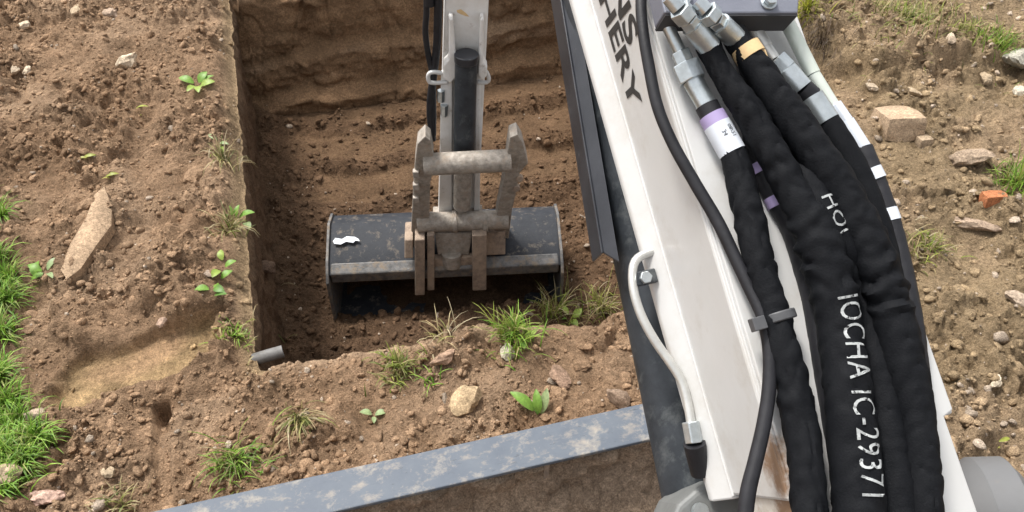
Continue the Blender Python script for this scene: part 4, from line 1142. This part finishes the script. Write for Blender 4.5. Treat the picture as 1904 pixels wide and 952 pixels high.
for xr in (.20, .84):
    pa_ = MB(); pa_.hexa([(xr-.04, .1, .2), (xr+.04, .1, .2), (xr+.04, yb0+.06, .05), (xr-.04, yb0+.06, .05), (xr-.04, .1, .3), (xr+.04, .1, .3), (xr+.04, yb0+.06, .15), (xr-.04, yb0+.06, .15)])
    pa_.build('push_arm', M['mudsteel'], blade, bevel=.005)

# ---------------------------------------------------------------- arm, linkage and bucket
LZ = -0.50
a_, b_ = onz(612, 512, LZ), onz(1042, 492, LZ)
BX = (b_-a_)/np.linalg.norm(b_-a_); BWD = np.linalg.norm(b_-a_); BY = np.array([-BX[1], BX[0], 0]); ZZ = np.array([0, 0, 1.0])
BC = (a_+b_)/2
def bk_(x, f, z): return BC + BX*x + BY*f + ZZ*z
prof = [(0, 0), (.045, .028), (.21, .085), (.30, .06), (.365, -.02), (.375, -.13), (.31, -.23), (.18, -.285), (-.02, -.30)]
inner = [(.012, -.012), (.05, .014), (.21, .071), (.29, .048), (.352, -.022), (.361, -.128), (.302, -.22), (.175, -.273), (-.02, -.288)]
hw = BWD/2
sh = MB(); n_ = len(prof)
vs = [bk_(-hw, *p) for p in prof]+[bk_(hw, *p) for p in prof]+[bk_(-hw, *p) for p in inner]+[bk_(hw, *p) for p in inner]
fs = [(i, i+1, n_+i+1, n_+i) for i in range(n_-1)]+[(2*n_+i, 3*n_+i, 3*n_+i+1, 2*n_+i+1) for i in range(n_-1)]
fs += [(0, n_, 3*n_, 2*n_), (n_-1, 3*n_-1, 4*n_-1, 2*n_-1)]
sh.add(vs, fs)
buck = sh.build('bucket', M['bucket'], ex, True)
lipb = MB(); lipb.prism([bk_(-hw+.006, *p) for p in ((-.004, .006), (.040, .030), (.036, -.014), (-.004, -.044))], BX*(BWD-.012))
lipb.build('lip_beam', M['bucketworn'], buck, bevel=.006)
for sx in (-1, 1):
    sp = MB(); sp.prism([bk_(sx*(hw+.001), *p) for p in [(-.03, -.02)]+[(.0, .012)]+[(.045, .040), (.21, .098), (.305, .07), (.378, -.02), (.388, -.13), (.32, -.24), (.18, -.298), (-.05, -.31)]], BX*sx*.012)
    sp.build('side_plate', M['bucketworn'], buck, bevel=.002)
ce = MB(); ce.prism([bk_(-hw, -.06, -.318), bk_(hw, -.06, -.318), bk_(hw, .06, -.30), bk_(-hw, .06, -.30)], ZZ*.014); ce.build('cutting_edge', M['bucketworn'], buck)
stk = MB(); ps = [onplane(px, py, bk_(0, .10, .058), np.cross(BX, (BY*.165+ZZ*.057)/np.linalg.norm(BY*.165+ZZ*.057))) for px, py in ((619, 449), (624, 443), (636, 445), (645, 440), (660, 441), (667, 445), (669, 449), (661, 448), (657, 452), (644, 450), (634, 455), (622, 454))]
nrm = np.cross(BX, BY*.165+ZZ*.057); nrm /= np.linalg.norm(nrm)
stk.prism([p+nrm*.002 for p in ps], nrm*.0015); stk.build('sticker', M['label'], buck)
# soil in the bucket's mouth
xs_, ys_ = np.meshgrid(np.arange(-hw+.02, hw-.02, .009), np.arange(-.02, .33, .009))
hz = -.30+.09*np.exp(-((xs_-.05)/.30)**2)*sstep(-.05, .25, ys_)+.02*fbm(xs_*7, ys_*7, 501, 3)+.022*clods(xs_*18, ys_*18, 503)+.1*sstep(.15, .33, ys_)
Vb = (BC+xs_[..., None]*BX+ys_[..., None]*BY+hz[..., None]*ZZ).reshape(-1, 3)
so_ = mesh_np('soil_heap', Vb, grid_faces(*xs_.shape), np.tile(C_DAMP*.8, (xs_.size, 1)), M['soil'])  # damp soil colour taken darker still: the mouth's shade is painted in
tag(so_, 'heap of soil darkened by painted shade inside the open mouth of the bucket', 'soil', kind='stuff')

# hitch: lower cross tube, ears, body plate
def pb(px, py, f, z):           # sight line to the upright plane square to BY at offset f
    return onplane(px, py, bk_(0, f, z), BY)
def pbx(px, py, f): return pb(px, py, f, 0)
fh = .02                        # plane of the hitch front
lt0, lt1 = pbx(776, 414, .07), pbx(945, 408, .07)
ht = MB(); ht.cyl(lt0, lt1, .040, n=32); hit_o = ht.build('quick_hitch', M['hitch'], ex, True)
for px in (846, 902):
    q = pbx(px, 412, .07); rgm = MB(); rgm.cyl(q-BX*.009, q+BX*.009, .0455, n=32); rgm.build('collar', M['hitch'], hit_o, True, bevel=.002)
bd = MB(); bd.prism([pbx(808, 434, .045), pbx(878, 434, .045), pbx(872, 474, .03), pbx(814, 474, .03)], BY*.05); bd.build('hitch_body', M['hitch'], hit_o, bevel=.004)
bd = MB(); q0_, q1_ = pbx(840, 476, .012), pbx(840, 500, .0); bd.cyl(q0_+BY*.02, q1_+BY*.02, .042, .038, n=28); bd.build('lock_boss', M['hitch'], hit_o, True, bevel=.003)
bd = MB(); bd.prism([pbx(800, 482, .016), pbx(890, 478, .016), pbx(888, 512, .0), pbx(803, 514, .0)], BY*.03); bd.build('hitch_foot', M['mudsteel'], hit_o, bevel=.004)
for (x0, x1, yt, yb_, f) in ((771, 790, 446, 549, -.035), (794, 808, 438, 540, -.02), (878, 905, 438, 540, -.03), (752, 768, 446, 480, .0), (902, 940, 432, 474, .03)):
    er = MB(); c0_ = pbx((x0+x1)/2, yt, f+.03); c1_ = pbx((x0+x1)/2, yb_, f)
    w_ = (x1-x0)/2*pxm(depth(c0_)); L_ = c1_-c0_
    er.prism([c0_-BX*w_+BY*.0, c0_-BX*w_+BY*.11, c0_-BX*w_+L_*.55+BY*.10, c1_-BX*w_+BY*.035, c1_-BX*w_-ZZ*.008+BY*.01, c1_-BX*w_], BX*2*w_)
    er.build('ear', M['mudsteel'] if x0 not in (762,) else M['hitch'], hit_o, bevel=.004)
# two tall link plates and the upper cross tube
ut0, ut1 = pbx(788, 306, -.03), pbx(950, 298, -.03)
lk = MB(); lk.cyl(ut0, ut1, .041, n=32); link = lk.build('bucket_link', M['hitch'], ex, True)
def plate(pts, f_of, thick, nm_):
    mb = MB(); mb.prism([pbx(x, y, f_of(y)) for x, y in pts], thick); return mb.build(nm_, M['hitch'], link, bevel=.004)
fy_ = lambda y: -.03+.10*(y-300)/120
plate([(772, 300), (776, 268), (790, 254), (800, 262), (806, 292), (806, 318), (800, 340), (798, 420), (790, 478), (768, 478), (764, 440), (768, 360)], fy_, BY*.075, 'link_plate')
plate([(944, 282), (948, 256), (962, 250), (972, 266), (982, 304), (966, 322), (962, 348), (952, 392), (946, 444), (920, 440), (924, 400), (938, 330)], fy_, BY*.075, 'link_plate')
for y in (322, 346, 370):       # ridges along the left plate, lugs on the right one
    rd = MB(); q = pbx(774, y, fy_(y)-.01); rd.box(q, BX*.012, BY*.012, ZZ*.014); rd.build('ridge', M['hitch'], link, bevel=.003)
for px, y in ((966, 334), (960, 352)):
    rd = MB(); q = pbx(px, y, fy_(y)-.012); rd.cyl(q, q+BY*.02, .014, n=18); rd.build('link_pin', M['mudsteel'], link, True, bevel=.002)

# arm: white box with the bucket cylinder lying in front of it
aB = pbx(852, 400, .14); aT = atd(870, -60, 2.52)
AD = (aT-aB)/np.linalg.norm(aT-aB); AN = np.cross(AD, BX); AN /= np.linalg.norm(AN)
if AN@fw > 0: AN = -AN          # towards the camera
def ap(px, py, n=0.0): return onplane(px, py, aB+AN*n, AN)
arm = MB()
w0 = 37*pxm(depth(aB)); w1 = 42*pxm(depth(aT))
aTT = TIP + np.array([0, 0, .05]); 
def ring_(c, w, dn): return [c-BX*w-AN*dn, c+BX*w-AN*dn, c+BX*w, c-BX*w]
r0, r1 = ring_(aB-AD*.02, w0, .10), ring_(aT, w1, .15)
arm.hexa(r0+r1); armo = arm.build('arm', M['white_arm'], ex, bevel=.005)
ar2 = MB(); ar2.hexa(ring_(aT+AD*.001, w1, .15)+[aTT-BX*.07+[0, .1, 0], aTT+BX*.07+[0, .1, 0], aTT+BX*.07+[0, -.06, 0], aTT-BX*.07+[0, -.06, 0]]); ar2.build('arm_top', M['white_arm'], ex, bevel=.005)
# raised cheeks holding the cylinder
for xa, xb in ((816, 840), (881, 892)):
    chk = MB(); t_ = [ap(xa+4, 130), ap(xb+1, 130), ap(xb, 392), ap(xa, 392)]; chk.prism(t_, AN*.025); chk.build('cheek', M['white_arm'], armo, bevel=.003)
for pts in ([(834, 22), (842, 22), (848, 100), (848, 130), (838, 142), (824, 132), (824, 108), (834, 96)], [(892, 22), (899, 22), (898, 100), (905, 112), (904, 128), (896, 138), (888, 126), (889, 104)]):
    lg_ = MB(); lg_.prism([ap(x, y, .0) for x, y in pts], AN*.05); lg_.build('cylinder_lug', M['white_arm'], armo, bevel=.006, seg=3)
bcy = MB(); ca, cb_ = ap(867, 112, .055), ap(862, 290, .06); bcy.cyl(ca, cb_, 21*pxm(depth(ca)), n=32); bcyo = bcy.build('bucket_cylinder', M['barrel'], ex, True, bevel=.003)
cp_ = MB(); cc_ = ap(867, 100, .055); cp_.cyl(cc_, ca+ (ca-cc_)*.2, 22.5*pxm(depth(ca)), n=32); cp_.build('end_cap', M['blackpaint'], bcyo, True, bevel=.003)
rd_ = MB(); rd_.cyl(cb_, ap(859, 384, .06), 17*pxm(depth(cb_)), n=28); rd_.build('piston_rod', M['hitch'], bcyo, True)
# wire guards
for pts in ([(822, 136), (806, 134), (797, 138), (797, 150), (804, 154), (832, 153)], [(894, 134), (903, 132), (909, 146), (905, 153), (888, 153)]):
    ug = MB(); tube(ug, [ap(x, y, .03) for x, y in pts], .0075, AN, step=.006, n=10); ug.build('hose_guard', M['white'], armo, True)
# hoses along the arm's left side
for pts, w_ in ([(792, -40), (793, 20), (791, 60), (796, 100), (804, 140), (806, 190), (806, 250)], 12), ([(816, -40), (814, 40), (812, 90), (806, 140), (800, 200), (804, 260)], 16), ([(800, -40), (798, 10)], 20):
    ah = MB(); P_ = [ap(x, y, .01) for x, y in pts]; tube(ah, P_, w_/2*pxm(depth(P_[0])), AN, step=.01, n=14); ah.build('arm_hose', M['rubber'], ex, True)
for x, y in ((820, 168), (826, 195)):
    ft_ = MB(); q = ap(x, y, .03); ft_.cyl(q, q-AD*.045, .014, n=6); ft_.build('fitting', M['zinc'], armo, bevel=.001)
# paint chips on the arm's face
pc = MB(); pc.add([ap(x, y, .0008) for x, y in ((849, 19), (857, 17), (866, 24), (873, 31), (866, 30), (858, 27), (850, 23))], [tuple(range(7))]); pc.build('rust_chip', M['tan'], armo)
# bucket-end ball of the arm inside the link
pv = MB(); q = pbx(852, 405, .14); pv.cyl(q-BX*.10, q+BX*.10, .05, n=28); pv.build('arm_pivot', M['hitch'], armo, True)
